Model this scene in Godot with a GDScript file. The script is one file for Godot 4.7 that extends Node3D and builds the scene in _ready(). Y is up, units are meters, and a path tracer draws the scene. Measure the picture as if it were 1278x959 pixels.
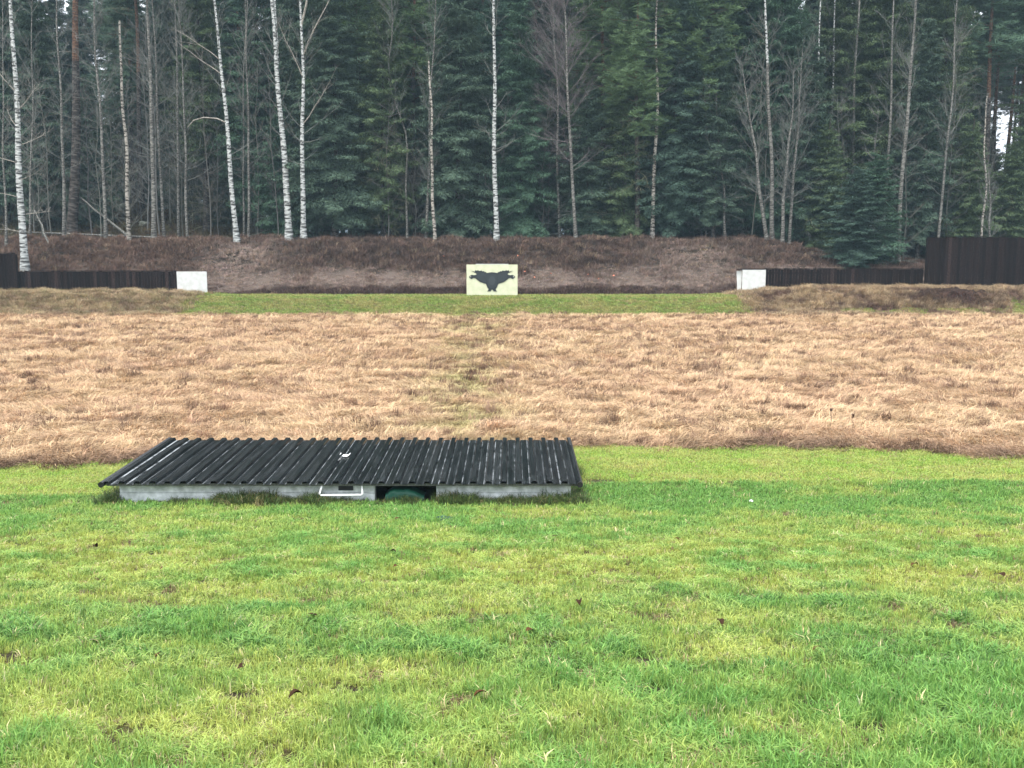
extends Node3D
# A shooting range in front of a forest edge on an overcast winter day. x right, y up, the range runs along -z; "d" below is the distance -z.

const EYE := 3.7          # the lens stands 1.6 m above the lawn's upper end, 3.7 m above the field
const SUN_ENERGY := 0.45
const EXPOSURE := 3.12

var rng := RandomNumberGenerator.new()
var lump := FastNoiseLite.new()
var patch := FastNoiseLite.new()
var fine := FastNoiseLite.new()
var used := {}
var M := {}


class MB:
	var v := PackedVector3Array()
	var n := PackedVector3Array()
	var uv := PackedVector2Array()
	var c := PackedColorArray()
	var ix := PackedInt32Array()

	func tri(a: Vector3, b: Vector3, e: Vector3, col := Color.WHITE) -> void:
		var k := v.size()
		v.append(a); v.append(b); v.append(e)
		c.append(col); c.append(col); c.append(col)
		ix.append(k); ix.append(k + 1); ix.append(k + 2)

	func quad(a: Vector3, b: Vector3, e: Vector3, f: Vector3, col := Color.WHITE) -> void:
		# corners clockwise as seen from the front
		var k := v.size()
		v.append(a); v.append(b); v.append(e); v.append(f)
		c.append(col); c.append(col); c.append(col); c.append(col)
		ix.append(k); ix.append(k + 1); ix.append(k + 2)
		ix.append(k); ix.append(k + 2); ix.append(k + 3)

	func blade(p: Vector3, side: Vector3, q1: Vector3, q2: Vector3, w: float, col: Color) -> void:
		# a bent tapering blade from p over q1 to its tip q2
		var k := v.size()
		v.append(p - side * w); v.append(p + side * w)
		v.append(q1 - side * w * 0.8); v.append(q1 + side * w * 0.8)
		v.append(q2)
		for i in 5: c.append(col)
		ix.append(k); ix.append(k + 2); ix.append(k + 1)
		ix.append(k + 1); ix.append(k + 2); ix.append(k + 3)
		ix.append(k + 2); ix.append(k + 4); ix.append(k + 3)

	func strip(p: Vector3, q: Vector3, side: Vector3, w0: float, w1: float, col: Color) -> void:
		quad(p - side * w0, q - side * w1, q + side * w1, p + side * w0, col)

	func box(lo: Vector3, hi: Vector3, col := Color.WHITE) -> void:
		var a := [Vector3(lo.x, lo.y, lo.z), Vector3(hi.x, lo.y, lo.z), Vector3(hi.x, hi.y, lo.z), Vector3(lo.x, hi.y, lo.z), Vector3(lo.x, lo.y, hi.z), Vector3(hi.x, lo.y, hi.z), Vector3(hi.x, hi.y, hi.z), Vector3(lo.x, hi.y, hi.z)]
		quad(a[4], a[7], a[6], a[5], col); quad(a[1], a[2], a[3], a[0], col)
		quad(a[0], a[3], a[7], a[4], col); quad(a[5], a[6], a[2], a[1], col)
		quad(a[7], a[3], a[2], a[6], col); quad(a[0], a[4], a[5], a[1], col)

	func tube(p: PackedVector3Array, r: PackedFloat32Array, sides: int, vscale := 1.0, col := Color.WHITE) -> void:
		var first := v.size()
		var along := 0.0
		var u := Vector3.RIGHT
		for i in p.size():
			var t := (p[mini(i + 1, p.size() - 1)] - p[maxi(i - 1, 0)]).normalized()
			u = (u - t * u.dot(t)).normalized() if absf(u.dot(t)) < 0.98 else t.cross(Vector3.UP).normalized()
			var w := t.cross(u)
			if i > 0: along += p[i].distance_to(p[i - 1])
			for j in sides + 1:
				var a := TAU * j / sides
				var o := u * cos(a) + w * sin(a)
				v.append(p[i] + o * r[i]); n.append(o); c.append(col)
				uv.append(Vector2(float(j) / sides, along * vscale))
		var s := sides + 1
		for i in p.size() - 1:
			for j in sides:
				var k := first + i * s + j
				ix.append(k); ix.append(k + s); ix.append(k + s + 1)
				ix.append(k); ix.append(k + s + 1); ix.append(k + 1)

	func mesh(mat: Material) -> ArrayMesh:
		var a := []
		a.resize(Mesh.ARRAY_MAX)
		a[Mesh.ARRAY_VERTEX] = v
		if n.size() == v.size(): a[Mesh.ARRAY_NORMAL] = n
		if uv.size() == v.size(): a[Mesh.ARRAY_TEX_UV] = uv
		if c.size() == v.size(): a[Mesh.ARRAY_COLOR] = c
		a[Mesh.ARRAY_INDEX] = ix
		var m := ArrayMesh.new()
		m.add_surface_from_arrays(Mesh.PRIMITIVE_TRIANGLES, a)
		m.surface_set_material(0, mat)
		return m


# ---------------------------------------------------------------- helpers

func numbered(called: String) -> String:
	var k: int = used.get(called, 0)
	used[called] = k + 1
	return called if k == 0 else "%s_%03d" % [called, k]

func tag(o: Node, label: String, category := "", group := "", kind := "") -> void:
	if label: o.set_meta("label", label)
	if category: o.set_meta("category", category)
	if group: o.set_meta("group", group)
	if kind: o.set_meta("kind", kind)

func thing(called: String, label: String, category: String, where: Vector3, group := "") -> Node3D:
	var o := Node3D.new()
	o.name = numbered(called)
	add_child(o)
	o.position = where
	tag(o, label, category, group)
	return o

func part(called: String, m: Mesh, parent: Node) -> MeshInstance3D:
	var o := MeshInstance3D.new()
	o.name = called
	o.mesh = m
	parent.add_child(o, true)
	return o

func single(called: String, m: Mesh, label: String, category: String, where: Vector3, group := "") -> MeshInstance3D:
	var o := MeshInstance3D.new()
	o.name = numbered(called)
	o.mesh = m
	add_child(o)
	o.position = where
	tag(o, label, category, group)
	return o

func lin(r: float, g: float, b: float) -> Color:
	return Color(r, g, b).linear_to_srgb()

func paint(col: Color, rough := 0.9) -> StandardMaterial3D:
	var m := StandardMaterial3D.new()
	m.albedo_color = col
	m.roughness = rough
	return m

func leafy(rough := 0.7, through := 0.75, spec := 0.35) -> StandardMaterial3D:
	var m := StandardMaterial3D.new()
	m.vertex_color_use_as_albedo = true
	m.roughness = rough
	m.metallic_specular = spec
	if through > 0.0:
		m.backlight_enabled = true
		m.backlight = Color(through, through, through)
	return m

func noise_tex(seed_: int, freq: float, lo: Color, hi: Color, size := 256, octaves := 4) -> NoiseTexture2D:
	var f := FastNoiseLite.new()
	f.seed = seed_
	f.frequency = freq
	f.fractal_octaves = octaves
	var t := NoiseTexture2D.new()
	t.width = size
	t.height = size
	t.seamless = true
	t.noise = f
	var g := Gradient.new()
	g.set_color(0, lo)
	g.set_color(1, hi)
	t.color_ramp = g
	return t

func grainy(m: StandardMaterial3D, seed_: int, freq: float, lo: Color, hi: Color, scale: float, relief := 0.0) -> StandardMaterial3D:
	m.albedo_texture = noise_tex(seed_, freq, lo, hi)
	m.uv1_triplanar = true
	m.uv1_world_triplanar = true
	m.uv1_scale = Vector3.ONE * scale
	if relief > 0.0:
		m.heightmap_enabled = true
		m.heightmap_texture = noise_tex(seed_ + 1, freq * 1.5, Color.BLACK, Color.WHITE)
		m.heightmap_scale = relief
	return m

func smooth(a: float, b: float, x: float) -> float:
	return smoothstep(a, b, x)

func bell(x: float, at: float, w: float) -> float:
	var t := (x - at) / w
	return exp(-t * t)


# ---------------------------------------------------------------- the lie of the land

func lawn_edge(x: float) -> float:      # where the taller lawn meets the shorter, yellower one
	return 14.4 + 0.95 * smooth(-7.0, 4.0, x) + 0.1 * fine.get_noise_2d(x * 6.0, 3.0)

func field_edge(x: float) -> float:     # near edge of the dry grass
	return 17.9 - 1.6 * smooth(-1.0, -9.0, x) - 1.0 * smooth(5.0, 9.5, x) + 0.3 * fine.get_noise_2d(x * 5.0, 9.0) + 0.3 * fine.get_noise_2d(x * 19.0, 19.0)

func bank_edge(x: float) -> float:      # far edge of the dry field
	return 46.0 + 0.3 * fine.get_noise_2d(x * 3.0, 30.0)

func bank_top(x: float) -> float:
	return 0.62 + 0.16 * smooth(-13.0, -17.0, x) + 0.36 * smooth(9.0, 15.0, x)

func crest(x: float) -> float:
	return 3.12 - 1.25 * smooth(13.0, 20.0, x) + 0.1 * lump.get_noise_2d(x * 0.8, 5.0)

func ground(x: float, d: float) -> float:
	var y := 0.0
	if d < 17.0:
		var s := (13.9 - d) / 0.5
		y = 2.1 / 13.9 * 0.5 * (s if s > 12.0 else log(1.0 + exp(s)))
		if d < 0.0: y = 2.1 + 0.35 * (1.0 - exp(d * 0.4))
		y += 0.02 * lump.get_noise_2d(x * 2.2, d * 2.2) * smooth(-2.0, 2.0, 13.0 - d + 2.0)
	var e := field_edge(x)
	if d > e:
		y += (0.05 + 0.07 * lump.get_noise_2d(x * 0.9, d * 1.1) + 0.10 * lump.get_noise_2d(x * 2.2, d * 3.2)) * smooth(e, e + 1.6, d) * (1.0 - smooth(45.8, 47.2, d))
	if d > 45.8:
		var b := bank_top(x)
		var lobes := 0.22 * lump.get_noise_2d(x * 1.3, d * 1.6) * (0.12 if x > -14.5 and x < 10.8 else 1.0)
		y += (b + lobes) * smooth(45.9, 50.2, d)
		if d > 52.0:
			var up := smooth(52.3, 58.6, d) * 0.55 + 0.45 * clampf((d - 52.3) / 5.6, 0.0, 1.0)
			y += (crest(x) - b + 0.25 * lump.get_noise_2d(x * 0.9, d * 0.9) + 0.22 * lump.get_noise_2d(x * 2.6, d * 2.6)) * up
			y += 2.3 * bell(x, -29.0, 9.0) * smooth(61.0, 74.0, d) * (1.0 - smooth(95.0, 120.0, d))
			if d > 60.0: y += 0.25 * lump.get_noise_2d(x * 0.4, d * 0.4)
	return y

func on(x: float, d: float) -> Vector3:
	return Vector3(x, ground(x, d), -d)


# ---------------------------------------------------------------- grass

func tuft(count: int, radius: float, lo: float, hi: float, width: float, lean: float, spread := PI, warm := 0.15) -> MB:
	# blades that grow from a small spot; spread < PI lays them over towards +x
	var m := MB.new()
	for i in count:
		var a := rng.randf_range(-spread, spread)
		var out := Vector3(cos(a), 0, sin(a))
		var p := Vector3(rng.randf_range(-1, 1), 0, rng.randf_range(-1, 1)) * radius
		var h := rng.randf_range(lo, hi)
		var l := lean * rng.randf_range(0.35, 1.3)
		var q1 := p + Vector3(0, h * 0.62 / (1.0 + 0.3 * l), 0) + out * h * 0.26 * l
		var q2 := p + Vector3(0, h / (1.0 + l * 0.75), 0) + out * h * 0.85 * minf(l, 1.3)
		var b := rng.randf_range(0, TAU)
		var side := (Vector3(-out.z, 0, out.x) + Vector3(cos(b), 0, sin(b)) * 0.7).normalized()
		var t := rng.randf_range(0.42, 1.5)
		var w := rng.randf_range(-warm, warm)
		m.blade(p - Vector3(0, 0.01, 0), side, q1, q2, width * rng.randf_range(0.6, 1.2) * 0.5, Color(t * (1.0 + w), t, t * (1.0 - w)))
	return m

func sow(called: String, parent: Node, m: Mesh, places: Array, tints: PackedColorArray) -> void:
	if places.is_empty(): return
	var mm := MultiMesh.new()
	mm.transform_format = MultiMesh.TRANSFORM_3D
	mm.use_colors = true
	mm.mesh = m
	mm.instance_count = places.size()
	for i in places.size():
		var t: Transform3D = places[i]
		mm.set_instance_transform(i, t)
		mm.set_instance_color(i, tints[i])
	var o := MultiMeshInstance3D.new()
	o.name = called
	o.multimesh = mm
	parent.add_child(o, true)

func mass(called: String, label: String) -> Node3D:
	var o := Node3D.new()
	o.name = numbered(called)
	add_child(o)
	tag(o, label, "", "", "stuff")
	return o

func half_width(d: float) -> float:
	return 0.49 * d + 1.6

func vary(c: Color, by: float) -> Color:
	var k := 1.0 + rng.randf_range(-by, by)
	return Color(c.r * k * (1.0 + rng.randf_range(-by, by) * 0.3), c.g * k, c.b * k * (1.0 + rng.randf_range(-by, by) * 0.3))

var bare_spots := [[-0.84, 5.29, 0.13], [-2.99, 5.96, 0.13], [-2.62, 8.39, 0.13], [-1.70, 8.14, 0.13], [0.26, 6.23, 0.13], [0.78, 5.21, 0.13], [-1.41, 5.18, 0.13], [0.75, 5.85, 0.13], [1.67, 4.64, 0.13], [-1.74, 4.61, 0.13], [1.50, 5.04, 0.13], [-0.44, 7.05, 0.13], [-2.77, 10.46, 0.05], [-3.84, 11.12, 0.05], [2.08, 4.86, 0.07], [-1.73, 6.11, 0.04], [-3.42, 10.41, 0.04], [2.09, 4.75, 0.07], [2.76, 9.13, 0.05], [0.67, 5.13, 0.07], [4.09, 10.75, 0.06], [1.10, 6.30, 0.04], [-0.28, 10.70, 0.08], [2.25, 6.05, 0.05], [2.46, 5.91, 0.07], [2.22, 6.29, 0.05], [0.68, 6.81, 0.04], [-0.96, 4.81, 0.03], [-2.60, 5.62, 0.04], [0.23, 6.53, 0.05], [4.55, 9.10, 0.05], [-1.70, 5.59, 0.04], [-0.75, 5.07, 0.05], [0.27, 4.49, 0.04], [-3.84, 8.69, 0.07], [1.00, 8.59, 0.05], [-2.16, 6.61, 0.03], [0.92, 4.52, 0.08], [1.05, 4.31, 0.03], [-0.94, 4.29, 0.07], [-0.40, 4.36, 0.06], [2.56, 7.99, 0.04], [-0.56, 9.93, 0.05], [3.56, 7.63, 0.03], [-4.32, 9.45, 0.07], [-1.11, 8.02, 0.03]]
var hut := Rect2(-5.36, 13.98, 6.18, 2.5)   # x, d, width, depth of the shelter's walls

func bare_at(x: float, d: float) -> float:
	var k := 0.0
	for s in bare_spots:
		var dx: float = (x - s[0]) / s[2]
		var dd: float = (d - s[1]) / (s[2] * 0.75)
		var q := dx * dx + dd * dd + 0.9 * fine.get_noise_2d(x * 40.0, d * 40.0)
		if q < 1.0: k = maxf(k, 1.0 - q)
	return k

func lawn_yellow(x: float, d: float) -> float:
	# 0 lush green .. 1 yellowish: patches of different grasses
	var n := 0.75 * patch.get_noise_2d(x * 1.5, d * 1.5) + 0.7 * patch.get_noise_2d(x * 5.0 + 40.0, d * 5.0)
	var y := 0.46 + 0.95 * n
	y += 0.30 * bell(d, 7.9, 1.5) * (0.7 + 0.3 * smooth(-2.0, 1.0, x))
	y -= 0.38 * smooth(6.6, 5.4, d + 0.35 * patch.get_noise_2d(x * 2.0, 7.0)) * smooth(-0.6, 0.3, x)
	y -= 0.32 * smooth(10.5, 13.0, d)
	y += 0.25 * bell(x, -1.2, 1.2) * bell(d, 5.4, 0.8)
	y += 0.5 * patch.get_noise_2d(x * 0.55 + 150.0, d * 0.7 + 60.0)
	return clampf(y, 0.0, 1.0)

func plant_lawn() -> void:
	var green := Color(0.160, 0.322, 0.070)
	var yellow := Color(0.425, 0.475, 0.110)
	var straw := Color(0.62, 0.54, 0.28)
	var lawn := mass("lawn_grass", "lush green lawn grass on the slope in front of the shelter")
	var mat := leafy(0.5, 0.8, 0.32)
	# [from, to, how many, blades, radius, lowest, highest, width]
	var zones := [[3.2, 5.6, 38000, 9, 0.024, 0.025, 0.105, 0.0062], [5.6, 8.2, 44000, 9, 0.030, 0.025, 0.10, 0.0075], [8.2, 11.2, 42000, 10, 0.038, 0.025, 0.095, 0.009], [11.2, 15.5, 46000, 11, 0.048, 0.03, 0.10, 0.011]]
	for z in zones:
		var kinds := []
		for k in 4:
			var lean: float = [0.35, 0.7, 1.0, 1.4][k]
			kinds.append({"mesh": tuft(z[3], z[4], z[5], z[6] * [1.15, 1.0, 0.9, 0.8][k], z[7], lean).mesh(mat), "at": [], "tint": PackedColorArray()})
		var n: int = z[2]
		while n > 0:
			n -= 1
			var d := sqrt(rng.randf_range(z[0] * z[0], z[1] * z[1]))
			var hw := half_width(d)
			var x := rng.randf_range(-hw, hw)
			if d > lawn_edge(x) or hut.has_point(Vector2(x, d)): continue
			if bare_at(x, d) > rng.randf() * 0.5: continue
			var y := lawn_yellow(x, d)
			var g := patch.get_noise_2d(x * 7.0, d * 7.0 + 90.0)
			if rng.randf() < 0.25 * y and g < 0.0: continue
			var col := green.lerp(yellow, clampf(y + rng.randf_range(-0.22, 0.22), 0.0, 1.0))
			var s := rng.randf_range(0.65, 1.15) * (1.12 - 0.42 * y) * (1.0 + 0.5 * g)
			if rng.randf() < 0.025 + 0.10 * y * y:
				col = straw if rng.randf() < 0.8 else Color(0.22, 0.15, 0.09)
				s *= 0.9
			# worn spots where brown thatch shows between short blades
			var worn := smooth(0.30, 0.42, fine.get_noise_2d(x * 26.0 + 400.0, d * 26.0) * 0.8 + 0.45 * patch.get_noise_2d(x * 2.2 + 700.0, d * 2.2))
			if worn > 0.0:
				if rng.randf() < 0.35 * worn: continue
				s *= 1.0 - 0.4 * worn
				if rng.randf() < 0.65 * worn: col = Color(0.36, 0.27, 0.14).lerp(Color(0.20, 0.14, 0.08), rng.randf())
			col = vary(col, 0.16)
			var q: Dictionary = kinds[clampi(int((0.5 + 0.9 * g) * 4.0 + rng.randf_range(-1.6, 1.6)), 0, 3)]
			var b := Basis(Vector3.UP, rng.randf_range(0, TAU)).scaled(Vector3(s, s * rng.randf_range(0.8, 1.2), s))
			b = Basis(Vector3(rng.randf_range(-1, 1), 0, rng.randf_range(-1, 1)).normalized(), rng.randf_range(0, 0.35)) * b
			q.at.append(Transform3D(b, on(x, d)))
			q.tint.append(col)
		for q in kinds: sow("tufts", lawn, q.mesh, q.at, q.tint)
	# the shorter, yellower lawn behind
	var back := mass("short_grass", "short yellowish green grass between the lawn slope and the dry field")
	var m0 := tuft(14, 0.06, 0.02, 0.055, 0.010, 0.7).mesh(mat)
	var m1 := tuft(14, 0.06, 0.02, 0.06, 0.010, 1.1).mesh(mat)
	var at := [[], []]
	var tint := [PackedColorArray(), PackedColorArray()]
	for i in 52000:
		var d := sqrt(rng.randf_range(14.2 * 14.2, 18.4 * 18.4))
		var hw := half_width(d)
		var x := rng.randf_range(-hw, hw)
		if d < lawn_edge(x) or d > field_edge(x) + 0.1 or hut.has_point(Vector2(x, d)): continue
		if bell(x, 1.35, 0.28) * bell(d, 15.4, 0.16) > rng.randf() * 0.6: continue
		var n := patch.get_noise_2d(x * 2.2, d * 4.0)
		var col := Color(0.31, 0.45, 0.08).lerp(Color(0.47, 0.48, 0.14), clampf(0.42 + 0.9 * n + rng.randf_range(-0.2, 0.2), 0.0, 1.0))
		if rng.randf() < 0.08: col = Color(0.40, 0.32, 0.15)
		var k := rng.randi() % 2
		var s := rng.randf_range(0.7, 1.25)
		at[k].append(Transform3D(Basis(Vector3.UP, rng.randf_range(0, TAU)).scaled(Vector3.ONE * s), on(x, d)))
		tint[k].append(vary(col, 0.15))
	sow("tufts", back, m0, at[0], tint[0])
	sow("tufts", back, m1, at[1], tint[1])
	# rank grass along the foot of the shelter
	var rank := mass("rank_grass", "long rank grass growing against the foot of the shelter's pale wall")
	at = [[], []]
	tint = [PackedColorArray(), PackedColorArray()]
	var long0 := tuft(22, 0.07, 0.12, 0.30, 0.008, 0.8).mesh(mat)
	var long1 := tuft(22, 0.09, 0.10, 0.24, 0.008, 1.3).mesh(mat)
	for i in 1250:
		var x := rng.randf_range(-5.55, 1.0)
		var d := 13.97 - absf(rng.randfn(0.0, 0.12))
		var side := rng.randf()
		if side < 0.08: x = rng.randf_range(0.82, 1.05); d = rng.randf_range(13.9, 16.4)
		elif side < 0.16: x = rng.randf_range(-5.62, -5.36); d = rng.randf_range(13.9, 16.4)
		var hgt := 0.72 + 0.6 * patch.get_noise_2d(x * 5.0, 77.0) + 0.25 * bell(x, -3.6, 0.7) + 0.25 * bell(x, -0.6, 0.6) + 0.2 * bell(x, 0.6, 0.3)
		if x > -5.36 and x < -4.6: hgt *= 0.45
		if x > -1.9 and x < -1.0: hgt *= 0.75
		var s := 0.95 * clampf(hgt, 0.25, 1.1) * rng.randf_range(0.7, 1.15)
		var col := Color(0.06, 0.115, 0.03).lerp(Color(0.15, 0.175, 0.055), rng.randf())
		if rng.randf() < 0.12: col = Color(0.38, 0.31, 0.15)
		var k := rng.randi() % 2
		at[k].append(Transform3D(Basis(Vector3.UP, rng.randf_range(0, TAU)).scaled(Vector3.ONE * s), on(x, d)))
		tint[k].append(vary(col, 0.2))
	sow("tufts", rank, long0, at[0], tint[0])
	sow("tufts", rank, long1, at[1], tint[1])
	print("lawn ", Time.get_ticks_msec())

func plant_field() -> void:
	var tan_ := Color(0.570, 0.370, 0.230)
	var pale := Color(0.65, 0.465, 0.275)
	var brown := Color(0.36, 0.215, 0.135)
	var field := mass("dry_field_grass", "wide field of flattened tan dead grass across the range")
	var mat := leafy(0.8, 0.6, 0.25)
	var kinds := []
	for k in 5:
		var m: MB = tuft(26, 0.16, 0.16, 0.55, 0.016, [0.9, 1.2, 1.5, 1.8, 1.2][k], [0.7, 0.8, 0.6, 0.9, PI][k], 0.07)
		kinds.append({"mesh": m.mesh(mat), "at": [], "tint": PackedColorArray()})
	for i in 88000:
		var d := sqrt(rng.randf_range(15.8 * 15.8, 46.6 * 46.6))
		if i > 62000: d = sqrt(rng.randf_range(15.8 * 15.8, 27.0 * 27.0))
		var hw := half_width(d)
		var x := rng.randf_range(-hw, hw)
		var e := field_edge(x)
		if d < e - 0.25 or d > bank_edge(x) + 0.3: continue
		if rng.randf() > smooth(e - 0.3, e + 0.45, d): continue
		var h1 := lump.get_noise_2d(x * 2.2, d * 3.2)
		var h2 := patch.get_noise_2d(x * 4.5, d * 4.5)
		var wide := patch.get_noise_2d(x * 0.5 + 200.0, d * 0.5)
		var q := clampf(0.55 + 0.8 * h2 + 0.5 * wide + rng.randf_range(-0.3, 0.3), 0.0, 1.0)
		var col := tan_.lerp(pale, q)
		var dark := smooth(0.22, 0.42, -h1 - 0.5 * h2 + 0.12 * wide + rng.randf_range(-0.12, 0.12))
		col = col.lerp(brown, 0.5 * dark)
		var near := smooth(e + 1.0, e, d)
		col = col.lerp(brown, near * rng.randf_range(0.1, 0.75))
		var ragged := smooth(e + 0.75, e + 0.1, d) * smooth(-0.15, 0.25, patch.get_noise_2d(x * 3.0, 800.0) + 0.15 * smooth(2.0, 5.0, absf(x)))
		col = col.lerp(Color(0.17, 0.105, 0.072), ragged * rng.randf_range(0.4, 1.0))
		# a faint trodden line of greener grass towards the target
		var px := -1.0 - (d - 18.0) * 0.022
		var trail := bell(x, px + 0.5 * patch.get_noise_2d(3.0, d * 1.5), 0.5 + 0.02 * d) * clampf(0.55 + 1.4 * patch.get_noise_2d(x * 2.0, d * 1.2 + 50.0), 0.0, 1.0)
		col = col.lerp(Color(0.42, 0.42, 0.16), 0.6 * trail)
		var s := rng.randf_range(0.6, 1.15) * (1.0 - 0.35 * trail) * (1.0 - 0.3 * dark) * (0.85 - 0.25 * near + 0.45 * near * rng.randf())
		if d > 30.0: s *= 1.15
		var turn := rng.randfn(0.0, 0.7) + 1.6 * patch.get_noise_2d(x * 1.3, d * 1.3 + 300.0) + (PI if patch.get_noise_2d(x * 0.7 + 500.0, d * 0.7) > 0.15 else 0.0)
		var b := Basis(Vector3.UP, turn).scaled(Vector3(s, s * rng.randf_range(0.35, 0.62), s))
		var kk: Dictionary = kinds[rng.randi() % 4 if rng.randf() < 0.9 else 4]
		kk.at.append(Transform3D(b, on(x, d) - Vector3(0, 0.02, 0)))
		kk.tint.append(vary(col, 0.13))
	# darker tussocks that stand out of the mat
	for i in 2300:
		var d := sqrt(rng.randf_range(16.5 * 16.5, 47.0 * 47.0))
		var hw := half_width(d)
		var x := rng.randf_range(-hw, hw)
		if d < field_edge(x) + 0.2: continue
		if patch.get_noise_2d(x * 0.6 + 900.0, d * 0.9) < rng.randf_range(-0.5, 0.2): continue
		var rx := rng.randf_range(0.05, 0.28)
		var c0 := Color(0.17, 0.10, 0.065).lerp(Color(0.36, 0.23, 0.15), rng.randf())
		for j in rng.randi_range(2, 7):
			var xx := x + rng.randfn(0.0, rx)
			var dd := d + rng.randfn(0.0, 0.08)
			var s := rng.randf_range(0.3, 0.62)
			var kk: Dictionary = kinds[4] if rng.randf() < 0.5 else kinds[1]
			kk.at.append(Transform3D(Basis(Vector3.UP, rng.randf_range(0, TAU)).scaled(Vector3(s, s * 0.95, s)), on(xx, dd) + Vector3(0, 0.03, 0)))
			kk.tint.append(vary(c0, 0.2))
	for q in kinds: sow("clumps", field, q.mesh, q.at, q.tint)
	print("field ", Time.get_ticks_msec())

func plant_bank() -> void:
	var mat := leafy(0.75, 0.6, 0.25)
	var green := mass("bank_grass", "strip of short green grass on the low bank below the bird target")
	var tuss := mass("bank_tussocks", "brown tussocks of dead grass on the low bank in front of the dark fences")
	var g0 := tuft(16, 0.10, 0.04, 0.11, 0.016, 0.8).mesh(mat)
	var t0 := tuft(30, 0.16, 0.15, 0.42, 0.014, 1.2, PI).mesh(mat)
	var t1 := tuft(30, 0.16, 0.15, 0.48, 0.014, 1.7, 0.9).mesh(mat)
	var at := [[], [], []]
	var tint := [PackedColorArray(), PackedColorArray(), PackedColorArray()]
	for i in 42000:
		var d := rng.randf_range(45.6, 52.4)
		var x := rng.randf_range(-27.5, 27.5)
		if d < bank_edge(x) - 0.2: continue
		var n := patch.get_noise_2d(x * 1.5, d * 2.5)
		var l := lump.get_noise_2d(x * 1.3, d * 1.6)
		var lush := smooth(-15.4, -14.6, x + 0.8 * n) * (1.0 - smooth(10.4, 11.6, x + 0.8 * n))
		var right_strip := smooth(13.5, 16.0, x) * bell(d, 46.7, 0.7) * (1.0 if n > -0.2 else 0.3)
		if x > 22.6: right_strip = maxf(right_strip, bell(d, 47.3, 1.0))
		if right_strip > 0.3: right_strip = 0.93
		lush = maxf(lush, right_strip)
		if rng.randf() < lush:
			var c := Color(0.25, 0.34, 0.08).lerp(Color(0.40, 0.37, 0.13), clampf(0.45 + 1.3 * n + rng.randf_range(-0.25, 0.25), 0.0, 1.0))
			if rng.randf() < 0.07: c = Color(0.38, 0.28, 0.15)
			at[0].append(Transform3D(Basis(Vector3.UP, rng.randf_range(0, TAU)).scaled(Vector3.ONE * rng.randf_range(0.7, 1.3)), on(x, d)))
			tint[0].append(vary(c, 0.14))
		elif rng.randf() < 0.75:
			var c := Color(0.40, 0.285, 0.175).lerp(Color(0.50, 0.37, 0.22), clampf(0.4 + 1.2 * n + rng.randf_range(-0.3, 0.3), 0.0, 1.0))
			c = c.lerp(Color(0.15, 0.085, 0.065), smooth(-0.05, 0.3, -l - 0.5 * n + rng.randf_range(-0.15, 0.15)) * (0.9 if x > 0.0 else 0.5))
			var heap := bell(x, 20.3, 1.9) * bell(d, 48.4, 0.8)
			c = c.lerp(Color(0.13, 0.068, 0.055), heap)
			if x < 0.0 and rng.randf() < 0.3: c = c.lerp(Color(0.26, 0.25, 0.10), 0.6)
			var k := 1 + rng.randi() % 2
			at[k].append(Transform3D(Basis(Vector3.UP, rng.randf_range(0, TAU)).scaled(Vector3.ONE * rng.randf_range(0.5, 1.0)), on(x, d) + Vector3(0, 0.28 * heap * rng.randf(), 0)))
			tint[k].append(vary(c, 0.2))
	sow("tufts", green, g0, at[0], tint[0])
	sow("tufts", tuss, t0, at[1], tint[1])
	sow("tufts", tuss, t1, at[2], tint[2])
	# the bullet catcher: a bank of sandy soil under dead bracken and heather
	var cover := mass("dead_bracken", "dead brown bracken and heather covering the earth bank behind the target")
	var litter := mass("forest_litter", "brown undergrowth and dead twigs on the forest floor")
	var h0 := tuft(26, 0.16, 0.10, 0.34, 0.012, 0.7).mesh(mat)
	var h1 := tuft(30, 0.18, 0.12, 0.36, 0.012, 1.5, 1.2).mesh(mat)
	at = [[], [], [], []]
	tint = [PackedColorArray(), PackedColorArray(), PackedColorArray(), PackedColorArray()]
	for i in 78000:
		var d := rng.randf_range(52.3, 62.5)
		var x := rng.randf_range(-31.0, 31.0)
		var n := patch.get_noise_2d(x * 1.2, d * 2.0 + 600.0)
		var n2 := patch.get_noise_2d(x * 3.5, d * 5.0 + 600.0)
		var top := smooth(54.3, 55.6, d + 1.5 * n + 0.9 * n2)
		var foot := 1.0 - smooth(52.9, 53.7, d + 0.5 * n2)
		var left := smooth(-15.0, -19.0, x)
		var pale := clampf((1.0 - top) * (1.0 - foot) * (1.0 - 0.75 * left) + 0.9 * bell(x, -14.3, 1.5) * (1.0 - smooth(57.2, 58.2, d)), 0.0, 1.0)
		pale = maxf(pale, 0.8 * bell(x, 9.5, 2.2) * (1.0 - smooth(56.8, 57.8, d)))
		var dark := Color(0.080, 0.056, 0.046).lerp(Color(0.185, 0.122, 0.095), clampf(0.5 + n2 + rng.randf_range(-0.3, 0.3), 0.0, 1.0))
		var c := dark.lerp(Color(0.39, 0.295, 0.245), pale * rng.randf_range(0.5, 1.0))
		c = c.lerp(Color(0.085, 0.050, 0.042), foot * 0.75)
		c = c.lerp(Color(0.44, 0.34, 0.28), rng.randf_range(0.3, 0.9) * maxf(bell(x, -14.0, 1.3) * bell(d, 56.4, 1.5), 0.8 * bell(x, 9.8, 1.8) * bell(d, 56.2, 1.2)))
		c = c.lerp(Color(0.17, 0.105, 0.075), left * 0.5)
		if rng.randf() < 0.05: c = Color(0.33, 0.24, 0.16)
		var s := rng.randf_range(0.5, 1.3) * (1.0 - 0.35 * pale) * (1.0 + 0.6 * n)
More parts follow.
